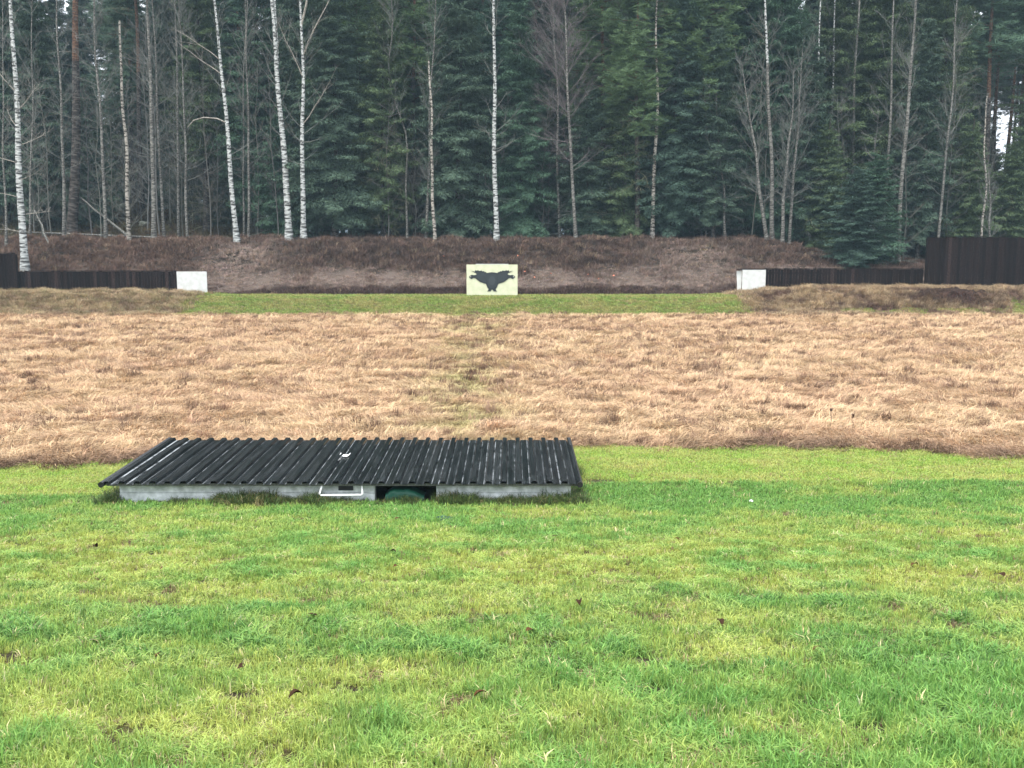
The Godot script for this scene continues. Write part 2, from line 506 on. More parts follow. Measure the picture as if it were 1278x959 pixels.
		var k := rng.randi() % 2
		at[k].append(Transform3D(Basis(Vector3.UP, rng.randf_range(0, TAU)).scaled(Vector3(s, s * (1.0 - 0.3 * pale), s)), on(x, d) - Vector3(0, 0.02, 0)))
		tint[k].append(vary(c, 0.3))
	for i in 16000:
		var d := rng.randf_range(61.5, 84.0)
		var x := rng.randf_range(-42.0, -8.0) if rng.randf() < 0.7 else rng.randf_range(-8.0, 40.0)
		var c := Color(0.12, 0.08, 0.055).lerp(Color(0.09, 0.085, 0.04), rng.randf())
		var k := 2 + rng.randi() % 2
		at[k].append(Transform3D(Basis(Vector3.UP, rng.randf_range(0, TAU)).scaled(Vector3.ONE * rng.randf_range(0.7, 1.7)), on(x, d)))
		tint[k].append(vary(c, 0.3))
	sow("tufts", cover, h0, at[0], tint[0])
	sow("tufts", cover, h1, at[1], tint[1])
	sow("tufts", litter, h0, at[2], tint[2])
	sow("tufts", litter, h1, at[3], tint[3])
	print("bank ", Time.get_ticks_msec())


# ---------------------------------------------------------------- ground sheet

func ground_color(x: float, d: float) -> Color:
	var n := patch.get_noise_2d(x * 2.0, d * 2.0)
	if d < lawn_edge(x):
		var soil := bare_at(x, d)
		return Color(0.050, 0.070, 0.022).lerp(Color(0.10, 0.09, 0.035), lawn_yellow(x, d)).lerp(Color(0.05, 0.036, 0.024), clampf(soil * 2.0, 0.0, 1.0))
	if d < field_edge(x):
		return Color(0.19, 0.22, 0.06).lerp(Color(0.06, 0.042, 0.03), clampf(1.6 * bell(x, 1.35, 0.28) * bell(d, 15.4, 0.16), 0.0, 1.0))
	if d < bank_edge(x): return Color(0.30, 0.19, 0.11) * (1.0 + 0.3 * n)
	if d < 52.2:
		if x > -15.0 and x < 11.0: return Color(0.16, 0.17, 0.06) * (1.0 + 0.3 * n)
		return Color(0.24, 0.16, 0.10) * (1.0 + 0.3 * n)
	if d < 59.5:
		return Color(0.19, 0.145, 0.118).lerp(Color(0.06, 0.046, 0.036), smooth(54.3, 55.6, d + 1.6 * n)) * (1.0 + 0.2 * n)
	return Color(0.085, 0.062, 0.042) * (1.0 + 0.4 * n)

func build_ground() -> void:
	var xs := PackedFloat32Array([-2000, -600, -220, -120, -80, -60, -50, -44])
	var x := -40.0
	while x < 40.01:
		xs.append(x)
		x += 0.22 if absf(x) < 9.0 else 0.5
	xs.append_array(PackedFloat32Array([44, 50, 60, 80, 120, 220, 600, 2000]))
	var ds := PackedFloat32Array([-60, -30, -12, -5, -2, 0, 1.2, 2.2])
	var d := 3.0
	while d < 130.0:
		ds.append(d)
		d += 0.13 if d < 9.0 else 0.22 if d < 20.0 else 0.4 if d < 62.0 else 2.0
	ds.append_array(PackedFloat32Array([140, 170, 220, 320, 500, 900, 2000]))
	var m := MB.new()
	var cols := xs.size()
	for j in ds.size():
		for i in cols:
			m.v.append(Vector3(xs[i], ground(clampf(xs[i], -60, 60), minf(ds[j], 140.0)), -ds[j]))
			m.c.append(ground_color(xs[i], ds[j]))
	for j in ds.size() - 1:
		for i in cols - 1:
			var k := j * cols + i
			m.ix.append(k); m.ix.append(k + cols); m.ix.append(k + cols + 1)
			m.ix.append(k); m.ix.append(k + cols + 1); m.ix.append(k + 1)
	var mat := leafy(0.95, 0.0, 0.2)
	grainy(mat, 11, 0.05, Color(0.55, 0.55, 0.55), Color(1, 1, 1), 2.3)
	var st := SurfaceTool.new()
	st.create_from(m.mesh(mat), 0)
	st.generate_normals()
	var o := part("ground", st.commit(), self)
	o.mesh.surface_set_material(0, mat)
	tag(o, "", "", "", "structure")
	print("ground ", Time.get_ticks_msec())


# ---------------------------------------------------------------- trees

func bark_texture(seed_: int, base: Color, spot: Color, count: int, wide: Vector2i, high: Vector2i, mottle: float) -> ImageTexture:
	var r := RandomNumberGenerator.new()
	r.seed = seed_
	var f := FastNoiseLite.new()
	f.seed = seed_
	f.frequency = 0.03
	var w := 64
	var h := 1024
	var im := Image.create(w, h, false, Image.FORMAT_RGB8)
	for y in h:
		for x in w:
			var a := TAU * x / w
			var k := 1.0 + mottle * f.get_noise_3d(cos(a) * 12.0, y * 0.9, sin(a) * 12.0)
			im.set_pixel(x, y, Color(base.r * k, base.g * k, base.b * k))
	for i in count:
		var x0 := r.randi() % w
		var y0 := r.randi() % h
		var ww := r.randi_range(wide.x, wide.y)
		var hh := r.randi_range(high.x, high.y)
		for y in hh:
			var off := int(6.0 * f.get_noise_2d(y * 6.0, i * 31.0))
			var shrink := int(ww * 0.5 * absf(2.0 * y / hh - 1.0) ** 1.5)
			for x in range(shrink, ww - shrink):
				var px := posmod(x0 + x + off, w)
				var py := posmod(y0 + y, h)
				var k := 0.5 + 0.7 * f.get_noise_2d(x * 7.0 + i * 13.0, y * 7.0)
				im.set_pixel(px, py, im.get_pixel(px, py).lerp(spot, clampf(k + 0.25, 0.0, 1.0)))
	return ImageTexture.create_from_image(im)

func bark(tex: Texture2D, rough := 0.85) -> StandardMaterial3D:
	var m := StandardMaterial3D.new()
	m.albedo_texture = tex
	m.roughness = rough
	m.metallic_specular = 0.25
	return m

func stem_points(a: Vector3, b: Vector3, steps: int, wobble: float) -> PackedVector3Array:
	var p := PackedVector3Array()
	var ph := rng.randf_range(0, TAU)
	var ph2 := rng.randf_range(0, TAU)
	for i in steps + 1:
		var t := float(i) / steps
		var s := sin(t * PI)
		p.append(a.lerp(b, t) + Vector3(sin(t * 7.0 + ph) + 0.5 * sin(t * 17.0 + ph2), 0, cos(t * 6.0 + ph)) * wobble * s)
	return p

func along(p: PackedVector3Array, t: float) -> Vector3:
	var k := clampf(t, 0.0, 0.9999) * (p.size() - 1)
	return p[int(k)].lerp(p[int(k) + 1], k - int(k))

func limb(m: MB, p: Vector3, dir: Vector3, length: float, r: float, rise: float, twigs: int, col: Color) -> void:
	# one branch with its side twigs; rise bends it upwards (or down when negative)
	var pts := PackedVector3Array([p])
	var rad := PackedFloat32Array([r])
	var q := p
	var dd := dir.normalized()
	var n := 5
	for i in n:
		dd = (dd + Vector3(rng.randf_range(-0.14, 0.14), rise / n + rng.randf_range(-0.08, 0.08), rng.randf_range(-0.14, 0.14))).normalized()
		q += dd * length / n
		pts.append(q)
		rad.append(lerpf(r, 0.004, float(i + 1) / n))
	m.tube(pts, rad, 4, 0.4, col)
	for k in twigs:
		var t := rng.randf_range(0.2, 1.0)
		var a := along(pts, t)
		var d0 := (along(pts, minf(t + 0.1, 1.0)) - along(pts, t - 0.1)).normalized()
		var side := Vector3(rng.randf_range(-1, 1), rng.randf_range(-0.5, 0.9), rng.randf_range(-1, 1)).normalized()
		var dir2 := (d0 + side * rng.randf_range(0.5, 1.1)).normalized()
		var l2 := length * rng.randf_range(0.15, 0.42)
		var b := a + dir2 * l2 * 0.55 + Vector3(0, 0.03, 0)
		var e := b + (dir2 + Vector3(rng.randf_range(-0.4, 0.4), rise * 0.3 + rng.randf_range(-0.3, 0.3), rng.randf_range(-0.4, 0.4))).normalized() * l2 * 0.5
		m.tube(PackedVector3Array([a, b, e]), PackedFloat32Array([0.007, 0.005, 0.002]), 3, 0.4, col)
		for j in 2:
			var s := a.lerp(e, rng.randf_range(0.3, 0.9))
			var g := s + (dir2 + Vector3(rng.randf_range(-1, 1), rng.randf_range(-0.6, 0.8), rng.randf_range(-1, 1)) * 0.9).normalized() * l2 * rng.randf_range(0.25, 0.5)
			m.tube(PackedVector3Array([s, g]), PackedFloat32Array([0.0045, 0.002]), 3, 0.4, col)

var grey_twig := Color(0.125, 0.128, 0.115)
var purple_twig := Color(0.140, 0.122, 0.120)

func bare_tree(row: Array) -> void:
	var kind: String = row[0]
	var base := on(row[1], row[2]) - Vector3(0, 0.15, 0)
	var upper := Vector3(row[3], row[4], -row[2])
	var stop: bool = row[6] == 1
	var top := upper if stop else upper + (upper - base).normalized() * rng.randf_range(4.0, 7.0) * (0.45 if row[4] < 12.0 else 1.0)
	var h := base.distance_to(top)
	var r0: float = row[5] * 0.38
	var white := kind in ["birch", "fork"]
	var called: String = {"birch": "birch_tree", "fork": "birch_tree", "pale": "birch_tree", "birchgrey": "birch_tree"}.get(kind, "bare_tree")
	var group := "white birches along the forest edge" if white else "bare grey trees along the forest edge"
	var t := thing(called, row[7], "tree", base, group)
	var wob: float = 0.07 if white else rng.randf_range(0.04, 0.10)
	if row[7].contains("crooked"): wob = 0.4
	var pts := stem_points(Vector3.ZERO, top - base, 16, wob)
	var fork_at := 0.56
	if kind == "fork":
		# one foot, two stems that part at mid height
		var lean := PackedVector3Array()
		for i in 17:
			var k := i / 16.0
			lean.append(pts[i] + Vector3(0.25 * sin(k * PI) , 0, 0))
		pts = lean
	var rad := PackedFloat32Array()
	for i in 17:
		var k := i / 16.0
		rad.append(maxf(r0 * (1.0 - (0.55 if stop else 0.86) * k) * (1.0 + 0.5 * exp(-k * h / 0.25)), 0.02))
	var tm := MB.new()
	tm.tube(pts, rad, 9, 1.0 / 3.0)
	if kind == "fork":
		var a := along(pts, fork_at - 0.06)
		var second := stem_points(a, (top - base) + Vector3(0.75, 0.4, -0.3), 10, 0.08)
		var r2 := PackedFloat32Array()
		for i in 11: r2.append(r0 * 0.55 * (1.0 - 0.07 * i))
		tm.tube(second, r2, 9, 1.0 / 3.0)
	var bm: Material = M.birch_bark if white else M.pale_bark if kind == "pale" else M.grey_bark
	var trunk := part("trunk", tm.mesh(bm), t)
	if kind == "birchgrey":
		var um := MB.new()
		var up := PackedVector3Array()
		var ur := PackedFloat32Array()
		for i in range(9, 17):
			up.append(pts[i]); ur.append(rad[i] + 0.004)
		um.tube(up, ur, 9, 1.0 / 3.0)
		tag(part("upper_trunk", um.mesh(M.birch_bark), t), "white upper part of the trunk")
	# branches
	var cm := MB.new()
	var col: Color = purple_twig if kind == "twiggy" else grey_twig
	var many: int = {"birch": 30, "fork": 34, "pale": 16, "birchgrey": 34, "twiggy": 120, "bare": 60}[kind]
	if h < 9.0: many = int(many * 0.5)
	for i in many:
		var k := lerpf(0.16 if kind == "twiggy" else 0.22, 0.98, pow(rng.randf(), 0.75 if kind != "bare" else 1.0))
		var a := along(pts, k)
		var az := rng.randf_range(0, TAU)
		var up := rng.randf_range(0.5, 1.5) if k > 0.35 else rng.randf_range(-0.1, 0.7)
		var dir := Vector3(cos(az), up, sin(az))
		var l := rng.randf_range(1.0, 2.6) * (1.25 - 0.75 * k) * (1.45 if kind == "twiggy" else 1.0) * (0.65 if stop else 1.0)
		if not white and k < 0.4: l *= 0.7
		limb(cm, a, dir, l, clampf(r0 * 0.19 * (1.1 - k), 0.010, 0.034), 0.5 if kind != "twiggy" else 0.2, 12 if kind == "twiggy" else 7, col * rng.randf_range(0.75, 1.35))
	part("crown", cm.mesh(M.twig), t)
	if kind == "birch" and row[7].contains("slanting"):
		for s in [[0.57, Vector3(0.62, 1.0, 0.05), 4.6, 0.06], [0.66, Vector3(0.25, 1.0, 0.1), 5.5, 0.07], [0.36, Vector3(0.75, 1.0, 0.1), 3.2, 0.035], [0.50, Vector3(-0.3, 1.0, 0.0), 3.6, 0.035]]:
			var bmb := MB.new()
			limb(bmb, along(pts, s[0]), s[1], s[2], s[3], 0.25, 12, Color(1, 1, 1))
			part("branch", bmb.mesh(M.branch_bark), trunk)
	if kind == "birch" and row[7].contains("leaning left above"):
		var bmb := MB.new()
		var q := along(pts, 0.36)
		bmb.tube(PackedVector3Array([q, q + Vector3(-0.5, 0.22, 0.1), q + Vector3(-1.2, 0.28, 0.15), q + Vector3(-1.75, 0.12, 0.2), q + Vector3(-2.1, -0.25, 0.2)]), PackedFloat32Array([0.04, 0.04, 0.035, 0.03, 0.012]), 5, 0.4)
		part("branch", bmb.mesh(M.branch_bark), trunk)
		for s in [[0.50, Vector3(-0.95, 0.8, 0.05), 3.2], [0.54, Vector3(-0.9, 0.75, 0.1), 3.0]]:
			var b2 := MB.new()
			limb(b2, along(pts, s[0]), s[1], s[2], 0.03, 0.1, 6, Color(1, 1, 1))
			part("branch", b2.mesh(M.branch_bark), trunk)
	if row[7].contains("behind the low dark fence"):
		for i in 9:
			var b2 := MB.new()
			var az := rng.randf_range(-0.6, 0.6) + (PI if i % 2 == 0 else 0.0)
			limb(b2, along(pts, 0.12 + 0.045 * i), Vector3(cos(az), 0.25 if i < 6 else 0.8, sin(az)), rng.randf_range(1.4, 2.6), 0.028, -0.15 if i < 5 else 0.3, 8, Color(1, 1, 1))
			part("branch", b2.mesh(M.branch_bark), trunk)

func bough(length: float) -> MB:
	# a spruce bough along +x: a drooping fan of needle-covered shoots, each a narrow strip
	var m := MB.new()
	var wood := Color(0.05, 0.04, 0.03)
	var droop := 0.10
	m.strip(Vector3.ZERO, Vector3(length * 0.6, -droop * 0.35 * length, 0), Vector3(0, 0.3, 1).normalized(), 0.016, 0.010, wood)
	for i in int(60 + 150 * length):
		var t := pow(rng.randf(), 0.8)
		if t < 0.08: continue
		var reach := (0.16 + 0.22 * length * sin(clampf(t * 1.05, 0.0, 1.0) * PI)) * (1.0 - 0.3 * t)
		var z := rng.randf_range(-1.0, 1.0)
		var p := Vector3(t * length + rng.randf_range(-0.06, 0.06), -droop * length * t * t - absf(z) * reach * rng.randf_range(0.0, 0.55) + rng.randf_range(-0.05, 0.05), z * reach)
		var d := Vector3(rng.randf_range(-0.2, 1.0), rng.randf_range(-1.1, 0.35), z * 1.2 + rng.randf_range(-0.7, 0.7)).normalized()
		var e := p + d * rng.randf_range(0.08, 0.20)
		m.strip(p, e, d.cross(Vector3(rng.randf_range(-0.6, 0.6), 1, rng.randf_range(-0.6, 0.6))).normalized(), 0.019, 0.008, Color(0.086, 0.124, 0.084) * rng.randf_range(0.55, 1.5))
	return m

func puff(size: float) -> MB:
	# the needle tuft at the end of a pine twig
	var m := MB.new()
	for i in 46:
		var z := rng.randf_range(-0.5, 1.0)
		var a := rng.randf_range(0, TAU)
		var r := sqrt(maxf(0.0, 1.0 - z * z))
		var d := Vector3(cos(a) * r, z, sin(a) * r).normalized()
		var p := Vector3(rng.randf_range(-0.5, 0.5), rng.randf_range(-0.2, 0.2), rng.randf_range(-0.5, 0.5)) * size
		m.strip(p, p + d * size * rng.randf_range(0.4, 0.75), d.cross(Vector3(rng.randf(), 0.3, rng.randf())).normalized(), 0.016, 0.008, Color(0.085, 0.135, 0.085) * rng.randf_range(0.65, 1.35))
	return m

var boughs := []
var puffs := []

func spruce_crown(h: float, radius: float, clear: float, ragged: float, dead: int) -> ArrayMesh:
	var st := SurfaceTool.new()
	st.begin(Mesh.PRIMITIVE_TRIANGLES)
	var y := clear
	while y < h - 0.25:
		var t := y / h
		var reach := radius * pow(1.0 - t, 0.75) * (0.55 + 0.45 * smooth(clear - 0.5, clear + 2.5, y)) + 0.15
		var whorl := 8 if t < 0.8 else 6
		var start := rng.randf_range(0, TAU)
		for i in whorl:
			if rng.randf() < ragged: continue
			var l := reach * rng.randf_range(0.5, 1.2)
			var tilt := lerpf(-0.38, 0.45, t) + rng.randf_range(-0.28, 0.28)
			var set_: Array = boughs[0] if l < 0.9 else boughs[1] if l < 1.8 else boughs[2]
			var nominal: float = 0.7 if l < 0.9 else 1.4 if l < 1.8 else 2.4
			var b := Basis(Vector3.UP, start + TAU * i / whorl + rng.randf_range(-0.4, 0.4)) * Basis(Vector3(0, 0, 1), tilt) * Basis(Vector3(1, 0, 0), rng.randf_range(-0.35, 0.35))
			var s := l / nominal
			b = b.scaled_local(Vector3(s, 0.5 + 0.5 * s, 0.35 + 0.65 * s))
			st.append_from(set_[rng.randi() % set_.size()], 0, Transform3D(b, Vector3(0, y + rng.randf_range(-0.15, 0.15), 0)))
		y += 0.24 + 0.10 * (1.0 - t)
	st.append_from(dead_twigs(0.8, clear + 4.0, dead), 0, Transform3D())
	var m := st.commit()
	m.surface_set_material(0, M.needles)
	return m

func dead_twigs(from: float, to: float, count: int) -> ArrayMesh:
	var m := MB.new()
	for i in count:
		var a := rng.randf_range(0, TAU)
		limb(m, Vector3(0, rng.randf_range(from, to), 0), Vector3(cos(a), rng.randf_range(-0.3, 0.25), sin(a)), rng.randf_range(0.8, 2.2), 0.014, -0.2, 6, Color(0.135, 0.135, 0.12) * rng.randf_range(0.7, 1.6))
	m.n.clear()
	m.uv.clear()
	return m.mesh(null)

func straight_trunk(h: float, r: float, mat: Material, from := 0.0, full := 0.0) -> ArrayMesh:
	var m := MB.new()
	var p := PackedVector3Array()
	var rr := PackedFloat32Array()
	for i in 11:
		var y := lerpf(from, h, i / 10.0)
		p.append(Vector3(0.12 * sin(y * 0.35), y - (0.3 if i == 0 and from == 0.0 else 0.0), 0.1 * cos(y * 0.3) - 0.1))
		rr.append(maxf(0.02, r * (1.0 - 0.9 * y / maxf(h, full)) * (1.0 + 0.35 * exp(-y / 0.4))))
	m.tube(p, rr, 8, 0.4)
	return m.mesh(mat)

func pine_crown(h: float, clear: float, radius: float, dead := 40) -> ArrayMesh:
	var st := SurfaceTool.new()
	st.begin(Mesh.PRIMITIVE_TRIANGLES)
	var wood := MB.new()
	for i in 84:
		var t := pow(rng.randf(), 0.8)
		var y := lerpf(clear, h, t)
		var a := rng.randf_range(0, TAU)
		var l := radius * (1.0 - 0.65 * t) * rng.randf_range(0.6, 1.1)
		var p := Vector3(0, y, 0)
		var e := p + Vector3(cos(a), rng.randf_range(-0.05, 0.45), sin(a)) * l
		wood.strip(p, e, Vector3(-sin(a), 0.4, cos(a)).normalized(), 0.035, 0.012, Color(0.09, 0.06, 0.04))
		wood.strip(p, e, Vector3(0, 1, 0), 0.035, 0.012, Color(0.09, 0.06, 0.04))
		for k in int(6 + l * 6):
			var u := rng.randf_range(0.35, 1.05)
			var q := p.lerp(e, u) + Vector3(rng.randf_range(-1, 1), rng.randf_range(-1.3, 0.8), rng.randf_range(-1, 1)) * (0.12 + l * 0.22)
			var s := rng.randf_range(0.75, 1.35)
			st.append_from(puffs[rng.randi() % puffs.size()], 0, Transform3D(Basis(Vector3.UP, rng.randf_range(0, TAU)).rotated(Vector3.RIGHT, rng.randf_range(-0.6, 0.6)).scaled(Vector3(s, s * 0.75, s)), q))
	st.append_from(wood.mesh(null), 0, Transform3D())
	st.append_from(dead_twigs(3.0, clear + 2.0, dead), 0, Transform3D())
	var m := st.commit()
	m.surface_set_material(0, M.needles)
	return m

var conifers := [
	["spruce", -10.23, 61.5, 19.0, "dark spruce with low boughs right beside the group of three white birches"],
	["spruce", -11.99, 64.5, 22.0, "tall spruce standing behind the upright white birch of the three"],
	["pine", -8.93, 63.5, 24.0, "pine with soft hanging boughs above the crooked thin stem"],
	["spruce", -7.39, 61.8, 14.0, "shorter spruce with boughs down to the bank left of the slim broken birch"],
	["pine", -5.82, 65.0, 23.0, "tall soft pine behind the slim broken birch left of the target"],
	["spruce", -3.11, 61.6, 17.0, "spruce filling the gap between the slim broken birch and the birch above the target"],
	["pine", -1.94, 66.0, 24.0, "tall soft pine directly behind the straight birch above the target"],
	["spruce", 0.42, 62.4, 15.0, "spruce just right of the straight birch above the target"],
	["spruce", 1.66, 67.0, 24.0, "tall dim spruce behind the purple-brown twiggy trees"],
	["pine", 5.31, 64.8, 23.0, "pine behind and right of the purple-brown twiggy trees"],
	["spruce", 4.48, 62.0, 9.0, "short spruce at the foot of the purple-brown twiggy tree, on its right"],
	["pine", 7.14, 60.8, 20.0, "yellowish green pine with soft boughs left of the half hidden grey-white birch"],
	["spruce", 6.46, 61.8, 10.0, "low bushy spruce beneath the yellowish green pine"],
	["spruce", 9.22, 61.6, 18.0, "spruce right beside the half hidden grey-white birch"],
	["pine", 11.04, 63.0, 24.0, "tall broad green soft pine midway between grey-white birch and grey stem clump"],
	["spruce", 11.52, 61.0, 12.0, "half-grown spruce next to the short thin bare trunk"],
	["spruce", 13.77, 64.0, 22.0, "tall spruce just left of the grey stem clump"],
	["spruce", 15.45, 62.8, 20.0, "spruce standing directly behind the clump of grey stems"],
	["spruce", 16.76, 61.2, 13.0, "half-grown spruce hiding the foot of the far white birch pair"],
	["spruce", 17.68, 60.4, 8.0, "short dark spruce right of the grey stem clump on the bank"],
	["bush", 18.18, 56.6, 5.6, "dark bushy young spruce spilling down the bank towards the low right fence"],
	["bush", 19.70, 57.8, 6.4, "young spruce with fresh green boughs next to the bushy dark one"],
	["spruce", 19.94, 64.5, 21.0, "tall spruce behind the brownish bare trunk"],
	["spruce", 22.15, 65.0, 23.0, "tall spruce behind the slim grey trunk leaning right"],
	["spruce", 23.60, 62.0, 14.0, "spruce with bare lower twigs just right of the grey tree by the tall fence"],
	["spruce", 25.43, 64.5, 24.0, "tall dark spruce over the left end of the tall fence"],
	["spruce", 26.49, 62.2, 8.5, "spruce over the middle of the tall fence, between two thin pale stems"],
	["pine", 28.95, 66.0, 26.0, "tall pine, sky showing through its crown above the tall fence"],
	["spruce", 29.53, 63.0, 8.0, "spruce at the photo's right edge above the tall fence"],
	["spruce", 32.18, 65.5, 24.0, "tall spruce cut by the photo's right edge"],
	["spruce", -26.36, 67.5, 8.5, "spruce set back behind the slender grey trees left of the pale thin birch"],
	["spruce", -28.85, 66.0, 18.0, "spruce set back between the leftmost birch and the thick pine trunk"],
	["spruce", -31.71, 67.0, 22.0, "spruce at the photo's left edge behind the leftmost white birch"],
	["spruce", -19.35, 67.5, 23.0, "tall dark spruce set back left of the leaning white birch"],
	["pine", -24.52, 71.0, 25.0, "pine set back behind the straight stout grey trunk"],
	["spruce", -15.46, 66.5, 22.0, "dark spruce between the leaning birch and the forked birch"],
	["spruce", -13.50, 62.5, 8.0, "low dark spruce behind the foot of the forked birch"],
]

var trees := [
	["birch", -25.06, 54.6, -24.95, 15.12, 0.534, 0, "tall white birch behind the low dark fence near the photo's left edge"],
	["bare", -25.44, 60.5, -25.00, 16.36, 0.273, 0, "slim grey bare trunk just left of the thick reddish pine trunk"],
	["pine", -25.86, 62.5, -24.78, 16.77, 0.799, 0, "tall pine with thick dark trunk turning reddish higher up, left of the photo"],
	["bare", -22.51, 59.0, -22.41, 16.04, 0.266, 0, "slender grey bare tree leaning left between the pine trunk and a pale thin birch"],
	["pale", -21.58, 60.0, -21.49, 15.16, 0.316, 1, "thin pale birch with a broken-off top among grey trunks on the left"],
	["bare", -20.01, 59.5, -19.69, 16.15, 0.358, 0, "straight grey bare trunk, stoutest of the grey trunks on the left"],
	["bare", -19.66, 60.2, -19.72, 15.96, 0.226, 0, "thin grey bare trunk close beside the straight stouter grey one"],
	["bare", -19.72, 63.0, -19.29, 16.88, 0.237, 0, "dim thin bare trunk set back left of the leaning white birch"],
	["bare", -18.43, 60.5, -18.33, 13.80, 0.228, 0, "thin bare trunk with many fine twigs, next left of the leaning white birch"],
	["bare", -27.34, 57.5, -26.82, 13.30, 0.173, 0, "spindly bare sapling at the extreme left edge of the photo"],
	["bare", -27.63, 61.0, -26.69, 15.61, 0.184, 0, "spindly bare sapling just right of the leftmost white birch"],
	["birch", -15.17, 58.8, -15.94, 16.00, 0.398, 0, "white birch leaning left above the pale patch of the bank"],
	["bare", -15.22, 61.5, -14.79, 16.57, 0.231, 0, "thin grey bare trunk right behind the leaning white birch"],
	["bare", -16.13, 64.0, -15.68, 14.38, 0.193, 0, "faint thin bare trunk between the leaning birch and the forked birch"],
	["fork", -12.34, 59.0, -13.16, 16.04, 0.533, 0, "white birch that forks into two stems, in the group of three white birches"],
	["birch", -11.52, 58.9, -11.33, 16.02, 0.399, 0, "upright white birch with a branch slanting up to the right, beside the forked birch"],
	["bare", -4.90, 60.3, -4.39, 12.48, 0.227, 0, "thin pale stem leaning right, crossing the slim birch left of the bird target"],
	["pale", -4.28, 59.2, -4.52, 12.95, 0.267, 1, "slim pale birch with a broken top left of the bird target"],
	["bare", -6.01, 61.0, -6.49, 13.45, 0.184, 0, "crooked thin pale stem among spruce boughs left of the slim broken birch"],
	["birch", -0.84, 58.6, -1.03, 15.96, 0.397, 0, "single straight white birch right above the bird target"],
	["twiggy", 3.58, 59.4, 2.77, 16.13, 0.268, 0, "bare tree with a wide haze of purple-brown twigs right of the target"],
	["twiggy", 2.82, 62.5, 2.32, 16.77, 0.235, 0, "second purple-brown twiggy bare tree, behind the larger one right of the target"],
	["pale", 7.94, 60.3, 8.00, 16.31, 0.318, 0, "grey-white birch half hidden by conifer boughs above the right part of the bank"],
	["bare", 12.15, 60.5, 11.63, 8.81, 0.228, 0, "short thin bare trunk left of the multi-stemmed bare tree"],
	["bare", 14.14, 58.9, 12.95, 9.74, 0.310, 0, "outer left stem of the clump of grey stems near the right white panel, leaning left"],
	["birchgrey", 14.48, 59.2, 13.72, 16.08, 0.356, 0, "tallest stem of the clump near the right white panel, white only high up"],
	["bare", 14.93, 58.9, 15.19, 10.59, 0.310, 0, "third stem of the clump near the right white panel, leaning right"],
	["bare", 15.44, 59.3, 15.69, 10.64, 0.268, 0, "outer right stem of the clump near the right white panel, leaning right"],
	["birch", 18.01, 63.0, 17.68, 16.88, 0.284, 0, "white birch rising from behind a spruce right of the grey stem clump"],
	["birch", 19.16, 64.0, 18.75, 17.09, 0.289, 0, "far white birch, second of the pair right of the grey stem clump"],
	["bare", 20.14, 63.0, 19.84, 16.88, 0.332, 0, "brownish bare trunk right of the pair of far white birches"],
	["pale", 22.15, 66.0, 21.55, 17.51, 0.199, 0, "faint far pale stem between the brownish trunk and the tall grey trunks"],
	["bare", 21.52, 61.5, 21.38, 16.57, 0.278, 0, "slim grey trunk leaning right behind the bushy young spruce"],
	["bare", 21.55, 59.3, 21.70, 16.11, 0.357, 0, "grey bare tree with lit bark just left of the tall dark fence"],
	["bare", 24.02, 60.0, 24.27, 13.29, 0.226, 0, "thin grey trunk leaning right above the tall dark fence's left end"],
	["pale", 26.50, 60.0, 26.26, 11.15, 0.181, 1, "short thin pale stem above the middle of the tall dark fence"],
	["bare", 26.86, 59.5, 26.40, 6.99, 0.179, 1, "stubby bent pale stem above the tall dark fence, nearest the right edge"],
]

